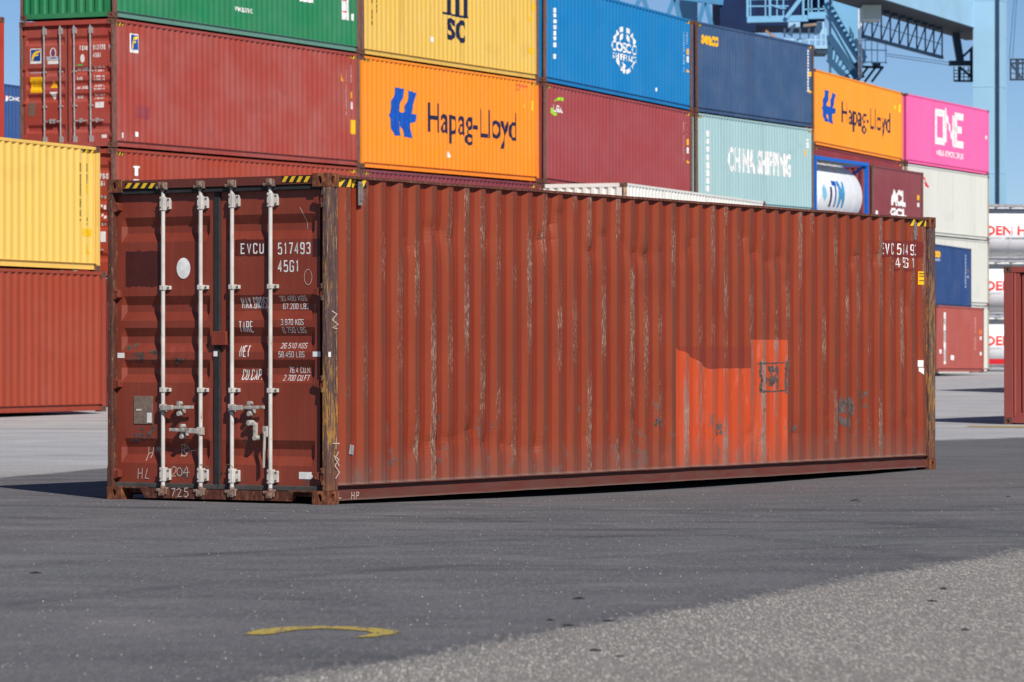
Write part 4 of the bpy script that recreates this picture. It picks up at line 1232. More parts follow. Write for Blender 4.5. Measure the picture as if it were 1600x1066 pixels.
bk.bar(at(1340, 104, 253), at(1380, 106, 253), .16); bk.bar(at(1336, 98, 252.5), at(1348, 122, 252.5), .3)
cbuild(bk, "landing_support", cdk)
cabl = MB()
for dy in (0, 3.5): cabl.tube(at(1385, 84 + dy, 257), at(1486, 98 + dy * 1.2, 257), .02, 6)
for dx in (0, 4): cabl.tube(at(1585 + dx, -10, 262), at(1577 + dx * 1.3, 92, 262), .02, 6)
cbuild(cabl, "cable", cdk)

# ------------------------------------------------------------------ the big container in front
class Big(Container):
    dents = []; hz = .042
    def vcuts(s): return []
    def prof(s, u, v=0):
        y = Container.prof(s, u, v)
        if .17 < u < s.L - .17:
            k = max(0, min(1, (v - .17) / .25, (s.H - .07 - v) / .25))
            y += .0035 * k * noise.noise(Vector((u * 1.7, v * 1.5, 3.1)))
            for du_, dv_, ru, rv, a in s.dents:
                q = ((u - du_) / ru) ** 2 + ((v - dv_) / rv) ** 2
                if q < 6: y += a * 2.3 * math.exp(-1.6 * math.sqrt(q)) * k
        return max(.006, y)
t0 = Vector((.5325, .8464)); P0 = Vector((-1.6103, 32.14))
_rd = random.Random(19)
DENTX = [(_rd.uniform(.6, 11.6), _rd.choice((2.35, 2.42, 2.28, .62, .5, .4)) + _rd.uniform(-.1, .1), _rd.uniform(.05, .12), _rd.uniform(.05, .10), _rd.uniform(.004, .012)) for _ in range(34)]
c = Big(P0, P0 + t0 * 12.192, 0, 0, 2.896)
BIG = c
tag(c.o, "large weathered red brown container alone in front, its white rodded doors facing left", "container")
H = c.H
c.dents = list(DENTX)
for px, py, ru, rv, a in ((690, 362, .10, .10, .020), (672, 356, .08, .08, .014), (706, 372, .1, .12, .016), (848, 374, .10, .09, .022), (876, 332, .12, .10, .020), (866, 352, .1, .1, .014), (925, 392, .12, .1, .018), (945, 368, .1, .08, .014),
        (995, 396, .14, .09, .018), (1012, 398, .12, .09, .018), (1080, 388, .12, .1, .014), (1180, 396, .15, .1, .018), (1166, 372, .13, .14, .012), (1202, 410, .13, .1, .016), (1220, 404, .12, .1, .018),
        (652, 702, .08, .10, .020), (676, 690, .1, .1, .014), (735, 672, .14, .08, .016), (758, 690, .14, .12, .014), (840, 698, .1, .1, .018), (970, 706, .1, .1, .02), (1040, 712, .12, .1, .02), (1230, 440, .15, .2, .01), (1340, 400, .2, .1, .012), (1420, 480, .2, .3, .014)):
    u, v = c.side(px, py); c.dents.append((u, v, ru, rv, a))

def side_mat():
    m = NT("weathered_red_side")
    oc = m.coord(); o = m.sep(oc); x, z = o[0], o[2]
    rel = m.math('DIVIDE', m.math('SUBTRACT', x, c.xs), c.p)
    ph = m.math('FRACT', rel); idx = m.math('FLOOR', rel)
    rnd = m.white(idx); rnd2 = m.white(m.math('ADD', idx, 71.3))
    inner = m.ramp(ph, .27, .22)
    slope = m.math('MULTIPLY', m.ramp(ph, .24, .30), m.ramp(ph, .53, .47))
    outer = m.math('MULTIPLY', m.ramp(ph, .46, .52), m.ramp(ph, .86, .78))
    vst = m.noise(m.comb(m.math('MULTIPLY', x, 18.0), 0.0, m.math('MULTIPLY', z, .8)), 1.0, 5, .65)
    big = m.noise(m.scale(oc, .45, 1, .9), 1.2, 4, .55)
    red = m.mix(m.ramp(big, .35, .65), srgb(126, 42, 20), srgb(135, 51, 27))
    chalk_ = m.mix(m.ramp(big, .35, .65), srgb(129, 53, 28), srgb(138, 60, 34))
    col = m.mix(slope, red, chalk_)
    col = m.mix(m.ramp(vst, .48, .66, 0, .5), col, srgb(106, 48, 36))
    wear_n = m.noise(m.comb(m.math('MULTIPLY', x, 9.0), m.math('MULTIPLY', rnd, 40.0), m.math('MULTIPLY', z, 1.1)), 1.0, 5, .7)
    wear = m.math('MULTIPLY', outer, m.ramp(wear_n, m.ramp(rnd, 0, 1, .30, .46), .56, .35, .9))
    col = m.mix(wear, col, srgb(104, 59, 43))
    # bare metal and pale primer along the raised edges
    edge = m.math('MULTIPLY', m.ramp(ph, .44, .50), m.ramp(ph, .80, .70))
    fn = m.noise(m.comb(m.math('MULTIPLY', x, 85.0), m.math('MULTIPLY', rnd2, 30.0), m.math('MULTIPLY', z, 5.5)), 1.0, 6, .78)
    zone = m.noise(m.comb(m.math('MULTIPLY', idx, 3.7), 0.0, m.math('MULTIPLY', z, .9)), 1.0, 2, .5)
    thr = m.math('SUBTRACT', .69, m.math('MULTIPLY', m.ramp(zone, .40, .64), .21))
    bare = m.math('MULTIPLY', edge, m.ramp(m.math('SUBTRACT', fn, thr), 0, .03))
    col = m.mix(m.math('MULTIPLY', bare, .62), col, srgb(108, 84, 76))
    fl = m.noise(m.comb(m.math('MULTIPLY', x, 165.0), m.math('MULTIPLY', rnd2, 17.0), m.math('MULTIPLY', z, 14.0)), 1.0, 5, .78)
    thr2 = m.math('SUBTRACT', .70, m.math('MULTIPLY', m.ramp(zone, .42, .62), .15))
    fleck = m.math('MULTIPLY', edge, m.ramp(m.math('SUBTRACT', fl, thr2), 0, .02))
    col = m.mix(m.math('MULTIPLY', fleck, .72), col, srgb(206, 184, 160))
    # orange repaint
    xa = c.side(1057, 640)[0]; xb = c.side(1230, 640)[0]; xm = c.side(1173, 550)[0]
    za, zb_, zc_ = c.side(1057, 541)[1], c.side(1115, 576)[1], c.side(1200, 531)[1]
    xq = c.side(1110, 575)[0]
    slope_top = m.ramp(x, xa, xq, za, zb_)
    wob = m.math('MULTIPLY', m.math('SUBTRACT', m.noise(m.scale(oc, 3, 3, 3), 2, 3), .5), .05)
    top_ = m.math('ADD', slope_top, wob)
    top_ = m.math('MULTIPLY_ADD', m.math('GREATER_THAN', x, xm), m.math('SUBTRACT', zc_, top_), top_)
    inx = m.math('MULTIPLY', m.math('GREATER_THAN', x, xa), m.math('LESS_THAN', x, xb))
    om = m.math('MULTIPLY', inx, m.math('LESS_THAN', z, top_))
    orange = m.mix(m.ramp(vst, .45, .7), srgb(178, 66, 30), srgb(188, 75, 38))
    orange = m.mix(m.math('MULTIPLY', outer, m.ramp(wear_n, .40, .56, 0, .9)), orange, srgb(138, 84, 70))
    barex = m.math('MULTIPLY', m.ramp(ph, .36, .46), m.math('MULTIPLY', m.ramp(ph, .95, .8), m.ramp(m.math('SUBTRACT', fn, m.math('SUBTRACT', thr, .05)), 0, .05)))
    orange = m.mix(m.math('MULTIPLY', barex, .9), orange, srgb(134, 110, 102))
    orange = m.mix(m.ramp(m.noise(m.scale(oc, 5, 5, 1.2), 1.4, 5, .7), .56, .66, 0, .45), orange, srgb(196, 104, 78))
    orange = m.mix(m.math('MULTIPLY', fleck, .7), orange, srgb(196, 170, 150))
    col = m.mix(om, col, orange)
    # darker fresh paint above the orange, up to a ruled line
    zd = c.side(1174, 400)[1]
    dk = m.math('MULTIPLY', m.math('MULTIPLY', m.math('GREATER_THAN', x, xa), m.math('LESS_THAN', x, xm)), m.math('MULTIPLY', m.math('GREATER_THAN', z, top_), m.math('LESS_THAN', z, za)))
    col = m.mix(m.math('MULTIPLY', dk, .5), col, srgb(118, 44, 32))
    # grey scuffs
    sc = m.noise(m.scale(oc, 1.6, 1.6, 1.3), 2.1, 6, .72)
    low = m.ramp(z, 1.5, .35, .0, .12)
    scm = m.ramp(m.math('ADD', sc, low), .69, .74, 0, .75)
    col = m.mix(scm, col, srgb(98, 82, 76))
    # road dust at the foot
    dn = m.noise(m.scale(oc, 2.2, 2.2, 1.2), 1.6, 4, .6)
    col = m.mix(m.math('MULTIPLY', m.ramp(z, .50, .17, 0, .7), m.ramp(dn, .3, .7, .35, 1)), col, srgb(116, 80, 70))
    col = m.mix(m.math('MULTIPLY', m.ramp(z, .190, .175), .7), col, srgb(128, 104, 94))
    m.bump(m.math('ADD', m.math('MULTIPLY', bare, -.5), m.noise(oc, 14, 4, .6)), .22, .008)
    rough = m.ramp(vst, .3, .7, .48, .66)
    return m.done(col, rough, 0, .28)
SM = side_mat()
sp_ = corrugated_side(c, rows=90, zlo=.165, zhi=H - .034).build("side_panel", SM, c.o)
pm_ = paint("weathered_red_roof", srgb(124, 50, 36), .35, .4)
corrugated_side(c, True).build("side_panel", SM, c.o)
MB().box(.02, c.L - .02, .07, W - .07, H - .05, H - .028).build("roof", pm_, c.o)
MB().box(.16, c.L - .06, .075, W - .075, .10, .155).build("floor", under, c.o)
cmb = MB()
for i in range(36): cmb.box(.3 + i * .325, .36 + i * .325, .06, W - .06, .045, .10)
cmb.build("cross_member", under, c.o)["kind"] = "stuff"

# rails: knocked about, so their edge wanders a little
def wavy_rail(name, y0, y1, z0, z1, amp, mat, seed, sag=False):
    mb = MB(); n = 60; vs = []
    for i in range(n + 1):
        x = .17 + (c.L - .34) * i / n
        a = amp * noise.noise(Vector((x * 1.3, seed, 0))) + amp * .6 * noise.noise(Vector((x * 4.1, seed + 5, 0)))
        b = amp * .8 * noise.noise(Vector((x * 1.9, seed + 9, 0)))
        vs += [(x, y0 + b, z0 + a), (x, y1, z0 + a), (x, y1, z1 + a), (x, y0 + b, z1 + a)]
    fs = []
    for i in range(n):
        for j in range(4): fs.append((i * 4 + j, i * 4 + (j + 1) % 4, (i + 1) * 4 + (j + 1) % 4, (i + 1) * 4 + j))
    fs += [(0, 1, 2, 3), (n * 4, n * 4 + 1, n * 4 + 2, n * 4 + 3)]
    mb.add(vs, fs)
    return mb
rail_m = rust_mat("brown_rail", srgb(112, 62, 50), srgb(126, 86, 66), .25)
wavy_rail("top_rail", .002, .07, H - .036, H - .012, .005, rail_m, 2).build("top_rail", rail_m, c.o)
MB().box(.17, c.L - .17, W - .07, W - .004, H - .066, H - .006).build("top_rail", rail_m, c.o)
def brm():
    m = NT("dusty_bottom_rail"); oc = m.coord(); z = m.sep(oc)[2]
    n = m.noise(m.scale(oc, 1.2, 1, 6), 2.0, 5, .65)
    col = m.mix(m.ramp(n, .35, .7), srgb(98, 46, 38), srgb(96, 62, 55))
    col = m.mix(m.ramp(m.noise(oc, 9, 5, .7), .62, .68, 0, .7), col, srgb(92, 76, 70))
    col = m.mix(m.ramp(z, .045, .03, 0, .6), col, srgb(126, 106, 96))
    return m.done(col, .7, 0, .3)
BRM = brm()
for far in (0, 1):
    if not far:
        w_ = wavy_rail("r", .008, .056, .158, .166, .004, None, 7)
        w2_ = wavy_rail("r", .050, .056, .034, .1575, .002, None, 11); w_.add(w2_.v, w2_.f)
        w3_ = wavy_rail("r", .018, .056, .028, .0335, .004, None, 15); w_.add(w3_.v, w3_.f)
        w_.build("bottom_rail", BRM, c.o)
    else: MB().box(.17, c.L - .17, W - .056, W - .01, .034, .16).build("bottom_rail", BRM, c.o)
# posts
for x0, x1, sx in ((.004, .165, 1), (c.L - .165, c.L - .004, -1)):
    for y0, y1 in ((.003, .056), (W - .056, W - .003)):
        mb = MB(); near = y0 < 1
        # outer skin with a step on the side face
        mb.box(x0, x1 if sx < 0 or not near else x1 - .05, y0, y1, .118, H - .118)
        if sx > 0 and near:
            mb.box(x1 - .05, x1 - .022, y0 + .010, y1, .118, H - .118); mb.box(x1 - .022, x1 + .006, y0 + .002, y1 - .012, .118, H - .118)
        mb.build("corner_post", (post_rust if sx > 0 else post_far) if near else rust_mat("dull_post", srgb(96, 56, 46), srgb(120, 84, 60), .15) if "dull_post" not in bpy.data.materials else bpy.data.materials["dull_post"], c.o, bevel=.004)
castings(c, cast_rust)
corrugated_end(c, far=True).build("end_wall", pm_, c.o)
MB().box(c.L - .10, c.L - .006, .162, W - .162, H - .11, H - .008).build("end_header", pm_, c.o)
MB().box(c.L - .10, c.L - .006, .162, W - .162, .02, .14).build("end_sill", pm_, c.o)

# ---- door end
def door_mat():
    m = NT("dark_red_door_paint"); oc = m.coord(); o = m.sep(oc)
    big = m.noise(m.scale(oc, 1, 1.1, .8), 1.5, 4, .55)
    st = m.noise(m.scale(oc, 1, 26, .9), 1.0, 5, .65)
    col = m.mix(m.ramp(big, .35, .68), srgb(120, 47, 30), srgb(132, 58, 40))
    col = m.mix(m.ramp(st, .5, .74, 0, .45), col, srgb(98, 42, 34))
    col = m.mix(m.ramp(st, .46, .28, 0, .3), col, srgb(140, 66, 52))
    sp = m.noise(m.scale(oc, 1, 12, 6), 3.0, 5, .75)
    col = m.mix(m.ramp(sp, .70, .74, 0, .8), col, srgb(150, 112, 96))
    lw = m.noise(m.scale(oc, 1, 2.4, 2.0), 2.0, 6, .7)
    col = m.mix(m.ramp(m.math('ADD', lw, m.ramp(o[2], 1.2, .2, 0, .08)), .68, .72, 0, .75), col, srgb(84, 64, 58))
    m.bump(m.noise(oc, 9, 4, .6), .15, .01)
    return m.done(col, m.ramp(st, .3, .7, .4, .6), 0, .45)
DM = door_mat()
gz = lambda t, b: (c.end(300, t)[1], c.end(300, b)[1])
c.leaf = .078; c.gd = .042
c.grooves = [gz(338, 377), gz(462, 501), gz(512, 550), gz(562, 598), gz(686, 725)]
uL0 = c.end(182.5, 530)[0]; uL1 = c.end(336, 530)[0]; uR0 = c.end(345, 530)[0]; uR1 = c.end(500, 530)[0]
c.spans = [(uL0 + .055, uL1 - .055), (uR0 + .055, uR1 - .055)]
zT = c.end(340, 300)[1]; zB = c.end(340, 757)[1]
DL = c.leaf_mesh(uL0, uL1, zB, zT).build("door", DM, c.o); DR = c.leaf_mesh(uR0, uR1, zB, zT).build("door", DM, c.o)
# header and sill
hd = MB().box(.012, .09, .162, W - .162, zT + .045, H - .012); hd.build("door_header", paint("header_paint", srgb(96, 42, 34), .45, .4, .6, .1), c.o)
hd2 = MB().box(.05, .09, .06, W - .06, zT + .02, zT + .10)
hd2.build("header_lip", rail_m, c.o)
zs_ = c.end(340, 764)[1]
sill_m = rust_mat("rusty_sill", srgb(98, 52, 42), srgb(118, 80, 54), .35)
sill = MB().box(.010, .12, .42, W - .42, .022, zs_ - .008); sill.box(.010, .12, .162, .42, .118, zs_ - .008); sill.box(.010, .12, W - .42, W - .162, .118, zs_ - .008)
sill.add([(.012, .42, .118), (.012, .42, .03), (.012, .36, .118), (.10, .42, .118), (.10, .42, .03), (.10, .36, .118)], [(0, 1, 2), (3, 4, 5), (1, 4, 5, 2)])
sill.add([(.012, W - .42, .118), (.012, W - .42, .03), (.012, W - .36, .118), (.10, W - .42, .118), (.10, W - .42, .03), (.10, W - .36, .118)], [(0, 1, 2), (3, 4, 5), (1, 4, 5, 2)])
sill.box(.12, .20, .162, W - .162, .06, .13)
sill.build("door_sill", sill_m, c.o)
# gaskets
MB().box(.026, .115, .05, W - .05, zT - .004, zT + .040).build("door_gasket", rubber, c.o, bevel=.006)
MB().box(.058, .115, .05, W - .05, zs_ - .006, zB + .002).build("door_gasket", plain("rubber_dusty", (.06, .055, .052), .8, .4, 8), c.o, bevel=.006)
MB().box(.060, .115, W - uR0 - .001, W - uL1 + .001, zs_, zT).build("door_gasket", rubber, c.o, bevel=.006)
g_l = c.end(175.5, 530)[0]
MB().box(.066, .115, W - uL0 + .001, W - g_l, zB, zT).build("door_gasket", plain("rubber_grey", (.05, .05, .052), .7, .3, 8), c.o, bevel=.006)
MB().box(.135, .15, .03, W - .03, .10, H - .05).build("door_backing", void, c.o)

rodw = NT("rod_white_paint")
_n = rodw.noise(rodw.scale(rodw.coord(), 40, 40, 7), 1.5, 5, .75)
_c = rodw.mix(rodw.ramp(rodw.noise(rodw.coord(), 5, 4), .3, .7), (.62, .60, .56), (.44, .41, .37))
_c = rodw.mix(rodw.ramp(_n, .61, .67, 0, .8), _c, srgb(120, 66, 50))
rodw = rodw.done(_c, .5, 0, .4)
camm = rust_mat("worn_cam", srgb(150, 128, 116), srgb(120, 72, 50), .4)
bolt = plain("bolt_dark", (.10, .07, .06), .6, .3)
def yz(px, py, x=.036):
    u, z = c.end(px, py, x); return W - u, z
rods = []
for i, (pt, pb) in enumerate((((254.3, 300), (255.2, 765)), ((312.8, 299), (314, 764)), ((361.4, 298), (363.4, 766)), ((421.7, 296), (423.2, 768)))):
    d = DL if i < 2 else DR
    y0, z0 = yz(*pt); y1, z1 = yz(*pb); y = (y0 + y1) / 2
    zt = H - .075; zb = .085
    r = MB().tube((.036, y, zb), (.036, y, zt), .0185, 16)
    rod = r.build("lock_rod", rodw, d, smooth=50); rods.append((y, rod, d))
    for py, hh in ((317.5 if i < 2 else 316, .062), (742, .062), (449.5, .021), (609.5, .021)):
        zc = c.end(300, py)[1]; big_ = hh > .03; br = MB()
        br.box(.012, .077, y - .0235, y + .0235, zc - hh, zc + hh); br.box(.050, .077, y - .066, y - .026, zc - hh * .82, zc + hh * .82)
        br.build("rod_bracket", rodw, d, bevel=.003)
        for dz in ((.035, -.035) if big_ else (0,)):
            MB().tube((.044, y - .048, zc + dz), (.056, y - .048, zc + dz), .009, 8).build("bolt", bolt, d)
            if big_: MB().tube((.004, y + .012, zc + dz), (.014, y + .012, zc + dz), .007, 8).build("bolt", bolt, d)
    for zc, sg in ((zt + .0, 1), (zb, -1)):
        cm = MB()
        cm.tube((.036, y, zc - .05), (.036, y, zc + .05), .025, 12)
        cm.box(-.012, .034, y - .042, y + .02, zc + sg * .012 - .028, zc + sg * .012 + .028); cm.box(-.004, .03, y + .016, y + .055, zc - sg * .01 - .014, zc - sg * .01 + .014)
        cm.tube((-.018, y - .02, zc + sg * .012), (.0, y - .02, zc + sg * .012), .018, 10)
        cm.box(-.002, .036, y - .065, y - .035, zc - .03, zc + .035)
        cm.build("rod_cam", camm, d, bevel=.004)
def handle(i, px_end, py, drop=False):
    y, rod, d = rods[i]; h = MB()
    ye, ze = yz(px_end, py, .0)
    zc = c.end(300 if i < 2 else 390, py)[1]
    h.box(.012, .060, y - .030, y + .030, zc - .036, zc + .036)
    sg = 1 if ye > y else -1
    m1 = y + (ye - y) * .40
    h.bar((.0, y, zc), (-.012, m1, zc + .006), .020, .046)
    h.bar((-.010, m1 - sg * .01, zc + .006), (.004, ye, zc + .010), .014, .030)
    h.build("lock_handle", galvw, d, bevel=.004)
    k = MB(); yk = y + (ye - y) * .56
    k.box(.004, .077, yk - .020, yk + .020, zc - .045, zc + .020); k.tube((-.014, yk, zc + .044), (.04, yk, zc + .044), .020, 12); k.tube((-.012, yk, zc - .050), (.05, yk, zc - .050), .022, 12)
    k.box(-.010, .03, yk - .008, yk + .020, zc + .005, zc + .062)
    k.build("handle_catch", galvw, d, bevel=.003)
galvw = rust_mat("worn_white_metal", srgb(186, 180, 172), srgb(140, 120, 104), .15)
handle(0, 302, 638); handle(1, 264, 673.5); handle(2, 413, 638)
# fourth handle hangs straight down, its catch stands alone
y, rod, d = rods[3]
h = MB(); zc = c.end(418, 674)[1]; ya = yz(416.5, 674)[0]
h.box(.01, .06, ya - .022, ya + .028, zc - .05, zc + .045); h.bar((.008, ya, zc), (.0, ya, c.end(418, 705)[1]), .028, .016, (0, 1, 0)); h.bar((.0, ya, c.end(418, 700)[1]), (.004, ya + .008, c.end(418, 731)[1]), .026, .014, (0, 1, 0))
h.build("lock_handle", galvw, DR, bevel=.004)
k = MB(); ya, za = yz(391.5, 661); yb, zb = yz(401, 672)
k.tube((-.0, ya, za), (.078, ya, za), .026, 12); k.bar((.02, ya, za), (.02, yb, za - .01), .03, .03); k.bar((.02, yb, za), (.02, yb + .002, zb - .06), .035, .03, (0, 1, 0)); k.tube((0, yb, zb - .07), (.078, yb, zb - .07), .024, 12)
k.build("handle_catch", galvw, DR, bevel=.003)
# hinges
for pys, px, d, sgn in (((324.5, 460.5, 600, 740.5), 181, DL, 1), ((313, 456, 600, 744), 500, DR, -1)):
    for py in pys:
        y_, z_ = yz(px, py, .05); h = MB()
        if sgn > 0:
            h.prism([(.022, y_ + .075, z_ + .056), (.022, y_ + .075, z_ - .056), (.022, y_ + .0, z_ - .048), (.022, y_ - .055, z_ - .028), (.022, y_ - .055, z_ + .028), (.022, y_, z_ + .048)], (.058, 0, 0))
            h.tube((.03, y_ + .062, z_ - .07), (.03, y_ + .062, z_ + .07), .017, 10)
        else:
            h.prism([(.030, y_ - .03, z_ + .046), (.030, y_ - .03, z_ - .046), (.030, y_ + .062, z_ - .022), (.030, y_ + .062, z_ + .022)], (.05, 0, 0))
            h.tube((.03, y_ - .034, z_ - .07), (.03, y_ - .034, z_ + .07), .017, 10)
        h.build("hinge", rust_mat("hinge_paint", srgb(128, 54, 38), srgb(120, 90, 70), .2) if "hinge_paint" not in bpy.data.materials else bpy.data.materials["hinge_paint"], d, bevel=.004)
# lug plates on the near post, by each hinge
for py in (310, 456, 600, 745):
    z_ = c.end(505, py, .0)[1]
    for s_ in (-1, 1): MB().box(-.002, .02, .036, .064, z_ + s_ * .0525 - .0225, z_ + s_ * .0525 + .0225).build("hinge_lug", post_rust, c.o)
# box lock over the joint, data plate, tag
y_a, z_a = yz(330, 518, .03); y_b, z_b = yz(353, 539.5, .03)
MB().box(.030, .08, y_b, y_a, z_b, z_a).build("lock_box", DM, DL, bevel=.004)
plate_m = plain("plate_bronze_worn", srgb(122, 104, 92), .5, .3, 25)
u0, v1 = c.end(210, 618.5); u1, v0 = c.end(239, 662.5)
MB().box(.070, .078, W - u1, W - u0, v0, v1).build("data_plate", plate_m, DL)
c.leaf -= .008
c.drect("plate_sticker", 230, 645, 237.5, 660.5, white, DL); c.drect("plate_sticker", 213, 639, 222, 642, plain("plate_etch", srgb(190, 182, 172), .5), DL)
c.leaf += .008
c.drect("sticker", 467.5, 737.5, 487.3, 749, white, DR); u_, v_ = c.end(487, 745); c.dlay("sticker", *blob(u_, v_, .018, .02, 10, .3, 3), white, DR, .006)
rd = plain("reflector_white", (.78, .77, .75), .4, .1)
c.drect("reflector", 184, 551.5, 195, 559.5, rd, DL); c.drect("reflector", 489, 549.5, 501, 557.5, rd, DR); 
o_ = c.drect("reflector", 336.5, 549, 342.5, 557, rd, DL); o_.location.x = -.022
# lettering
freshp = plain("dark_overpaint", srgb(74, 26, 20), .45, .25, 6)
def dpoly(name, pts, mat, parent, eps=.003):
    vs = [c.end(*p) for p in pts]; return c.dlay(name, vs, [tuple(range(len(vs)))], mat, parent, eps)
def ragged(l, t, r, b, n=14, amp=2.0, seed=5):
    rr = random.Random(seed); pts = []
    for i in range(n): pts.append((l + (r - l) * i / n, t + rr.uniform(-amp, amp) * .6))
    pts.append((r, t))
    for i in range(n): pts.append((r - (r - l) * i / n, b + rr.uniform(-amp, amp) * .6))
    pts.append((l, b))
    return pts
dpoly("overpaint", ragged(197, 392.5, 249, 447.5, 16, 2.2, 5), freshp, DL)
dpoly("overpaint", ragged(368, 374, 417, 399.5, 14, 2.0, 6), plain("brown_overpaint", srgb(86, 30, 23), .45, .2, 6), DR)
dpoly("overpaint", ragged(489, 373.5, 500.5, 401, 5, 1.2, 7), freshp, DR)
paler = plain("pale_overpaint", srgb(136, 58, 46), .5, .2, 8)
dpoly("overpaint", ragged(265, 540, 291, 560, 9, 2.5, 9), paler, DL); dpoly("overpaint", ragged(326, 606, 333, 690, 4, 3, 10), paler, DL); dpoly("overpaint", ragged(347, 610, 360.5, 690, 6, 3, 11), paler, DR); dpoly("overpaint", ragged(366, 612, 376, 686, 6, 3, 13), paler, DR)
u_, v_ = c.end(287.3, 419.3); c.dlay("sticker", *blob(u_, v_, .077, .094, 40, 0, 2), white, DL, .006)
T_ = [("EVCU", 376.5, 380.5, 412.5, 397, 0), ("517493", 434.5, 379.5, 485.5, 398, 0), ("45G1", 434.5, 407, 467.5, 425.5, 0),
      ("MAX.GROSS", 374.5, 464.5, 419, 482.5, 0), ("30.480 KGS", 436, 462.5, 477.5, 470.5, 0), ("67.200 LBS", 438.5, 474.5, 478.5, 483.3, 0),
      ("TARE", 373.5, 502, 395.5, 519.5, 0), ("3.970 KGS", 439, 499, 474.5, 508, 0), ("8.750 LBS", 440.5, 511.5, 477, 520.5, 0),
      ("NET", 374.5, 540, 390.5, 558, 0), ("26.510 KGS", 437, 536, 477.5, 544.5, 0), ("58.450 LBS", 435.5, 549.5, 476, 558.5, 0),
      ("CU.CAP.", 376, 577, 408, 594, 0), ("76.4 CU.M.", 448, 573.5, 482.5, 583, 0), ("2.700 CU.FT", 441, 586, 481.5, 595, 0)]
for body, l, t, r, b, sh in T_: c.dsten(body, l, t, r, b, white, DR, .115 if t < 430 else .088, (.45 if l < 430 else .34) if t < 430 else .26)
chalk = plain("chalk", srgb(190, 172, 162), .9, .2, 40)
def strokes(lines, mat, parent, w=.007, fn=None):
    it = []
    for ln in lines: it.append(ribbon([c.end(*p) for p in ln], w))
    return c.dlay("chalk_mark", *merge2d(it), mat, parent, .006)
arc = lambda cx, cy, rx, ry, a0, a1, n=10: [(cx + rx * math.cos(R(a0 + (a1 - a0) * i / n)), cy - ry * math.sin(R(a0 + (a1 - a0) * i / n))) for i in range(n + 1)]
strokes([[(217, 732), (216, 748)], [(223, 731), (222.5, 748)], [(216.5, 740), (223, 739)], [(231, 732), (227.5, 747), (233.5, 748)],
         [(229, 698), (228, 720)], [(236.5, 699), (233.5, 716)], [(229, 709), (236, 707)], [(241, 698), (246, 706)], [(246, 698), (240, 706)], [(239, 702), (248, 702)],
         arc(288, 702, 4, 7, 60, -240, 12), [(281, 695), (280, 714)], [(281, 695), (288, 694.5), (289, 700), (281, 704), (290, 708), (286, 713), (280, 712)], [(295, 704.5), (303, 704)],
         [(269, 733), (272, 729), (276, 731), (275, 737), (269, 744), (275, 744)], arc(281, 737.5, 4, 6.5, 90, 450, 12), [(293, 729), (287, 739), (297, 738)], [(294, 731), (293, 745)]], chalk, DL)
strokes([arc(482, 433, 6, 12, 60, 410, 18), [(469, 324), (474, 333), (477, 348), (477, 358)]], chalk, DR, .005)
c.leaf = .006
_sp = c.spans; c.spans = []
it = [ribbon([c.end(*p, .006) for p in ln], .008) for ln in ([(268, 764), (273.5, 763.5), (269.5, 776)], [(276, 766), (280, 763), (283, 766), (278, 776), (284, 776)], [(294, 762.5), (289, 763), (288.5, 768), (292.5, 768.5), (294.5, 773), (291, 777), (287, 775)])]
c.dlay("chalk_mark", *merge2d(it), chalk, None, .002)
# hazard stripes on the header
for l, t, r, b in ((195, 286.2, 243.5, 294.4), (440, 275.4, 485.5, 284.8)):
    c.leaf = .012; c.drect("hazard_stripe", l, t, r, b, black, None, .002)
    n = 4; wd = (r - l) / n; its = []
    for k_ in range(n):
        x0 = l + k_ * wd; its.append(([c.end(*p, .012) for p in ((x0 + .5, b), (x0 + wd * .52, b), (x0 + wd * .98, t), (x0 + wd * .46, t))], [(0, 1, 2, 3)]))
    c.dlay("hazard_stripe", *merge2d(its), haz_y, None, .004)
c.leaf = .078; c.spans = _sp
# grey scrapes on the left leaf
scr = plain("bare_scrape", srgb(92, 78, 74), .6, .4, 30)
its = []
rr = random.Random(12)
for (px, py, w_, h_, n_) in ((221, 552, 22, 12, 16), (222, 680, 22, 12, 14), (285, 739, 8, 7, 6), (280, 566, 6, 4, 4)):
    for k_ in range(n_):
        u_, v_ = c.end(px + rr.uniform(-w_, w_), py + rr.uniform(-h_, h_)); its.append(blob(u_, v_, rr.uniform(.02, .045), rr.uniform(.012, .03), 12, .6, rr.randint(0, 9999)))
c.dlay("scrape", *merge2d(its), scr, DL, .003)["kind"] = "stuff"

# ---- side marks of the big container
side_hazard(c, .20, .62); side_hazard(c, c.L - .62, c.L - .20)
for px, py0, py1 in ((560.8, 284, 321), (1428.5, 347, 374.5)):
    u_, z1_ = c.side(px, py0); _, z0_ = c.side(px, py1); wq = .052
    b = MB().box(u_ - wq / 2, u_ + wq / 2, .000, .012, z0_, z1_); b.box(u_ - wq / 2 + .01, u_ - wq / 2 + .02, -.012, .0, z0_ + .04, z1_ - .02); b.box(u_ + wq / 2 - .02, u_ + wq / 2 - .01, -.012, .0, z0_ + .04, z1_ - .02)
    b.build("tie_bracket", plain("bracket_grey", srgb(128, 122, 122), .5, .3, 18), c.o)
pts = [(1380, 377), (1392, 375), (1404, 377), (1418, 376), (1442, 378), (1442, 402), (1430, 404), (1418, 401), (1404, 403), (1392, 401), (1381, 402)]
c.poly("overpaint", pts, plain("side_overpaint", srgb(112, 36, 27), .45, .2, 6), .003)
c.polys("overpaint", [[(1399, 419), (1408, 420), (1405, 423.5), (1400, 423)], [(1414, 420), (1428, 420), (1424, 424), (1416, 423.5)]], bpy.data.materials["side_overpaint"], .003)
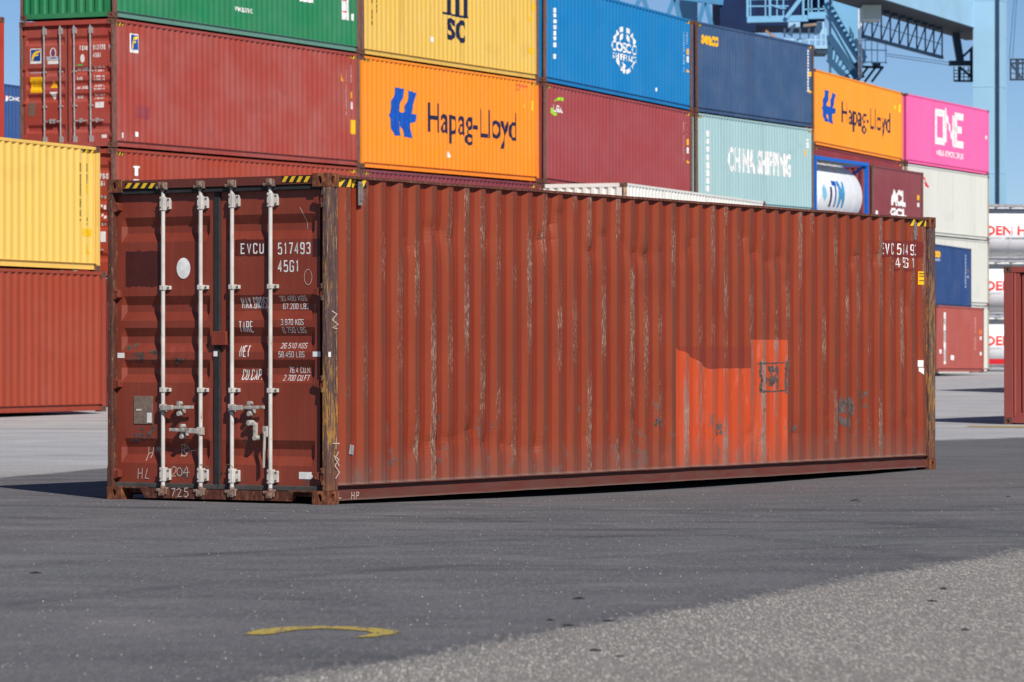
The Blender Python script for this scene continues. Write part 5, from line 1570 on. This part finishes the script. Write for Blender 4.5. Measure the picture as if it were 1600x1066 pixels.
for body, l, t, b_, r in (("EVCU 517493", 1381.5, 379.5, 397, 1431), ("45G1", 1402.5, 402, 418, 1427.5)):
    u0, v1 = c.side(l, t); _, v0 = c.side(l, b_); u1, _ = c.side(r, t)
    c.lay("lettering", *stencil(body, u0, u1, v0, v1, .105, .45), white, .006)
c.polys("sticker", [[(1437.3, 424), (1442.2, 424.3), (1442.2, 445), (1437.3, 445)]], sticker_y, .008)
c.polys("lettering", [[(1438, 427), (1442, 427.3), (1442, 428.6), (1438, 428.4)], [(1438, 431), (1442, 431.2), (1442, 432.4), (1438, 432.2)], [(1438, 438), (1442, 438.2), (1442, 439.4), (1438, 439.2)]], black, .011)
c.polys("sticker", [[(1437, 563), (1441.8, 563.2), (1441.6, 574), (1437, 573)], [(1438, 574.5), (1442.5, 575), (1442.3, 586), (1439.5, 582), (1438, 580)]], white, .006)
c.polys("tape_patch", [[(545, 694.5), (556.5, 696), (555, 711.5), (543, 709.5)]], plain("grey_tape", srgb(150, 146, 146), .5, .15, 8), .008)
its = []; rr = random.Random(3)
for (px, py, w_, h_, n_, sz) in ((1212, 590, 6, 13, 9, .075), (1203, 594, 5, 5, 4, .05), (1324, 644, 10, 17, 16, .12), (1352, 624, 5, 12, 6, .06), (686, 690, 6, 40, 14, .03), (770, 668, 6, 10, 5, .03), (1028, 660, 9, 5, 8, .04), (1240, 668, 8, 5, 5, .05), (1128, 672, 4, 6, 4, .05), (1156, 650, 3, 3, 2, .03), (1176, 646, 3, 3, 2, .03), (1196, 641, 3, 3, 2, .03), (1410, 645, 4, 6, 3, .05), (616, 723, 4, 6, 4, .03), (838, 702, 4, 5, 4, .04), (1312, 548, 6, 4, 4, .05)):
    for k_ in range(n_):
        u_, v_ = c.side(px + rr.uniform(-w_, w_), py + rr.uniform(-h_, h_)); its.append(blob(u_, v_, sz * rr.uniform(.3, .8), sz * rr.uniform(.4, 1.1), 16, .7, rr.randint(0, 9999)))
c.lay("scrape", *merge2d(its), scr, .003)["kind"] = "stuff"
sq = []; rr = random.Random(41)
for (xa_, ya_), (xb_, yb_) in (((1189, 567.5), (1229, 567)), ((1228.5, 566), (1228.5, 614)), ((1190, 612), (1229, 611)), ((1189.5, 567), (1190, 613))):
    for k_ in range(13):
        t_ = (k_ + rr.random() * .6) / 13
        if rr.random() < .16: continue
        u_, v_ = c.side(xa_ + (xb_ - xa_) * t_ + rr.uniform(-.6, .6), ya_ + (yb_ - ya_) * t_ + rr.uniform(-.6, .6))
        hz_ = abs(xb_ - xa_) > 5
        sq.append(blob(u_, v_, .05 if hz_ else .022, .012 if hz_ else .035, 10, .6, rr.randint(0, 9999)))
c.lay("scrape", *merge2d(sq), scr, .003)["kind"] = "stuff"
its = [ribbon([c.side(*p) for p in ln], .008) for ln in ([(533, 770), (532, 779), (537, 778)], [(553.5, 769), (552.5, 781)], [(557.5, 769), (557, 780)], [(553, 774.5), (557.5, 774)], [(561, 769), (560, 780)], [(561, 769), (564.5, 770), (564, 774), (560.5, 775)])]
decal("chalk_mark", *merge2d(its), lambda u, v: (u, .046, v), [], [], chalk, c.o)
its = [ribbon([c.side(*p) for p in ln], .010) for ln in ([(515.5, 486), (523, 491), (516, 500), (525, 507), (516.5, 512), (524, 514)], [(522, 684), (521.5, 702)], [(517, 693), (527, 693)], [(518, 712), (526, 718), (520, 728), (527, 738), (521, 748)], [(526, 706), (520, 716), (527, 728)])]
decal("chalk_mark", *merge2d(its), lambda u, v: (u, -.003, v), [], [], chalk, c.o)
decal("reflector", *rect(.012, .05, c.side(513, 558)[1], c.side(513, 550)[1]), lambda u, v: (u, -.003, v), [], [], rd, c.o)
# wire loops round the lower rod brackets
wr = MB()
for px in (318, 358):
    y_, z_ = yz(px, 731); last = None
    for i in range(9):
        a_ = i / 8 * math.pi; p = (.02, y_ + .05 * math.cos(a_), z_ + .03 * math.sin(a_) - .0)
        if last: wr.tube(last, p, .003, 6)
        last = p
y1_, z1_ = yz(356, 728); y2_, z2_ = yz(343, 756); wr.tube((.02, y1_, z1_), (.03, y2_, z2_), .003, 6)
wr.build("seal_wire", plain("rusty_wire", srgb(120, 84, 60), .7), DL)

# ------------------------------------------------------------------ pebbles and scraps lying on the tarmac
peb = plain("dark_rubber_scrap", (.02, .02, .022), .8, .3, 20)
scr_pos = ((56, 896), (1575, 776), (970, 712), (1338, 780), (1342, 783), (1332, 782), (905, 936), (966, 1026), (1475, 921), (952, 971), (888, 978), (1455, 940), (930, 1017), (1507, 985), (860, 970))
for i, (px, py) in enumerate(scr_pos):
    d = ray(px, py); Y = -CAMZ / d.z * d.y; p = at(px, py, Y)
    rr = random.Random(i); mb = MB(); n = 9; r_ = rr.uniform(.012, .03)
    vs = [(0, 0, rr.uniform(.006, .013))]
    for j in range(n):
        a_ = 2 * math.pi * j / n; q = r_ * rr.uniform(.6, 1.2); vs.append((q * math.cos(a_) * 1.4, q * math.sin(a_), .004))
    for j in range(n): vs.append((vs[1 + j][0] * 1.05, vs[1 + j][1] * 1.05, -.004))
    mb.add(vs, [(0, 1 + j, 1 + (j + 1) % n) for j in range(n)] + [(1 + j, 1 + n + j, 1 + n + (j + 1) % n, 1 + (j + 1) % n) for j in range(n)])
    o_ = mb.build("rubber_scrap", peb); o_.location = (p.x, p.y, ground_y(p.y) + ground_dip(p.x, p.y))
    tag(o_, "small dark scrap lying on the tarmac before the big container", "scrap", "dark scraps on the tarmac")

# loose grit: pale chips nobody could count, one object
grit = MB(); rr = random.Random(77)
for i in range(5200):
    py = 752 + (1066 - 752) * rr.random() ** 1.7; px = rr.uniform(-20, 1620)
    d = ray(px, py); Y = -CAMZ / d.z * d.y; p = at(px, py, Y)
    q = Vector((p.x + 1.61, p.y - 32.14)); 
    if 0 < q.dot(Vector((.5325, .8464))) < 12.3 and -.1 < q.dot(Vector((-.8464, .5325))) < 2.6: continue
    r_ = .0014 + .0036 * rr.random() ** 5; z_ = ground_y(p.y) + ground_dip(p.x, p.y)
    a_ = rr.uniform(0, 6.28); vs = [(p.x + r_ * rr.uniform(.8, 1.5) * math.cos(a_ + j * 1.57), p.y + r_ * rr.uniform(.8, 1.5) * math.sin(a_ + j * 1.57), z_ - .001) for j in range(4)]
    vs.append((p.x, p.y, z_ + r_ * rr.uniform(.8, 1.4)))
    grit.add(vs, [(0, 1, 4), (1, 2, 4), (2, 3, 4), (3, 0, 4)])
g_ = grit.build("loose_grit", plain("grit_pale", srgb(186, 180, 170), .7, .5, 3))
tag(g_, kind="stuff")
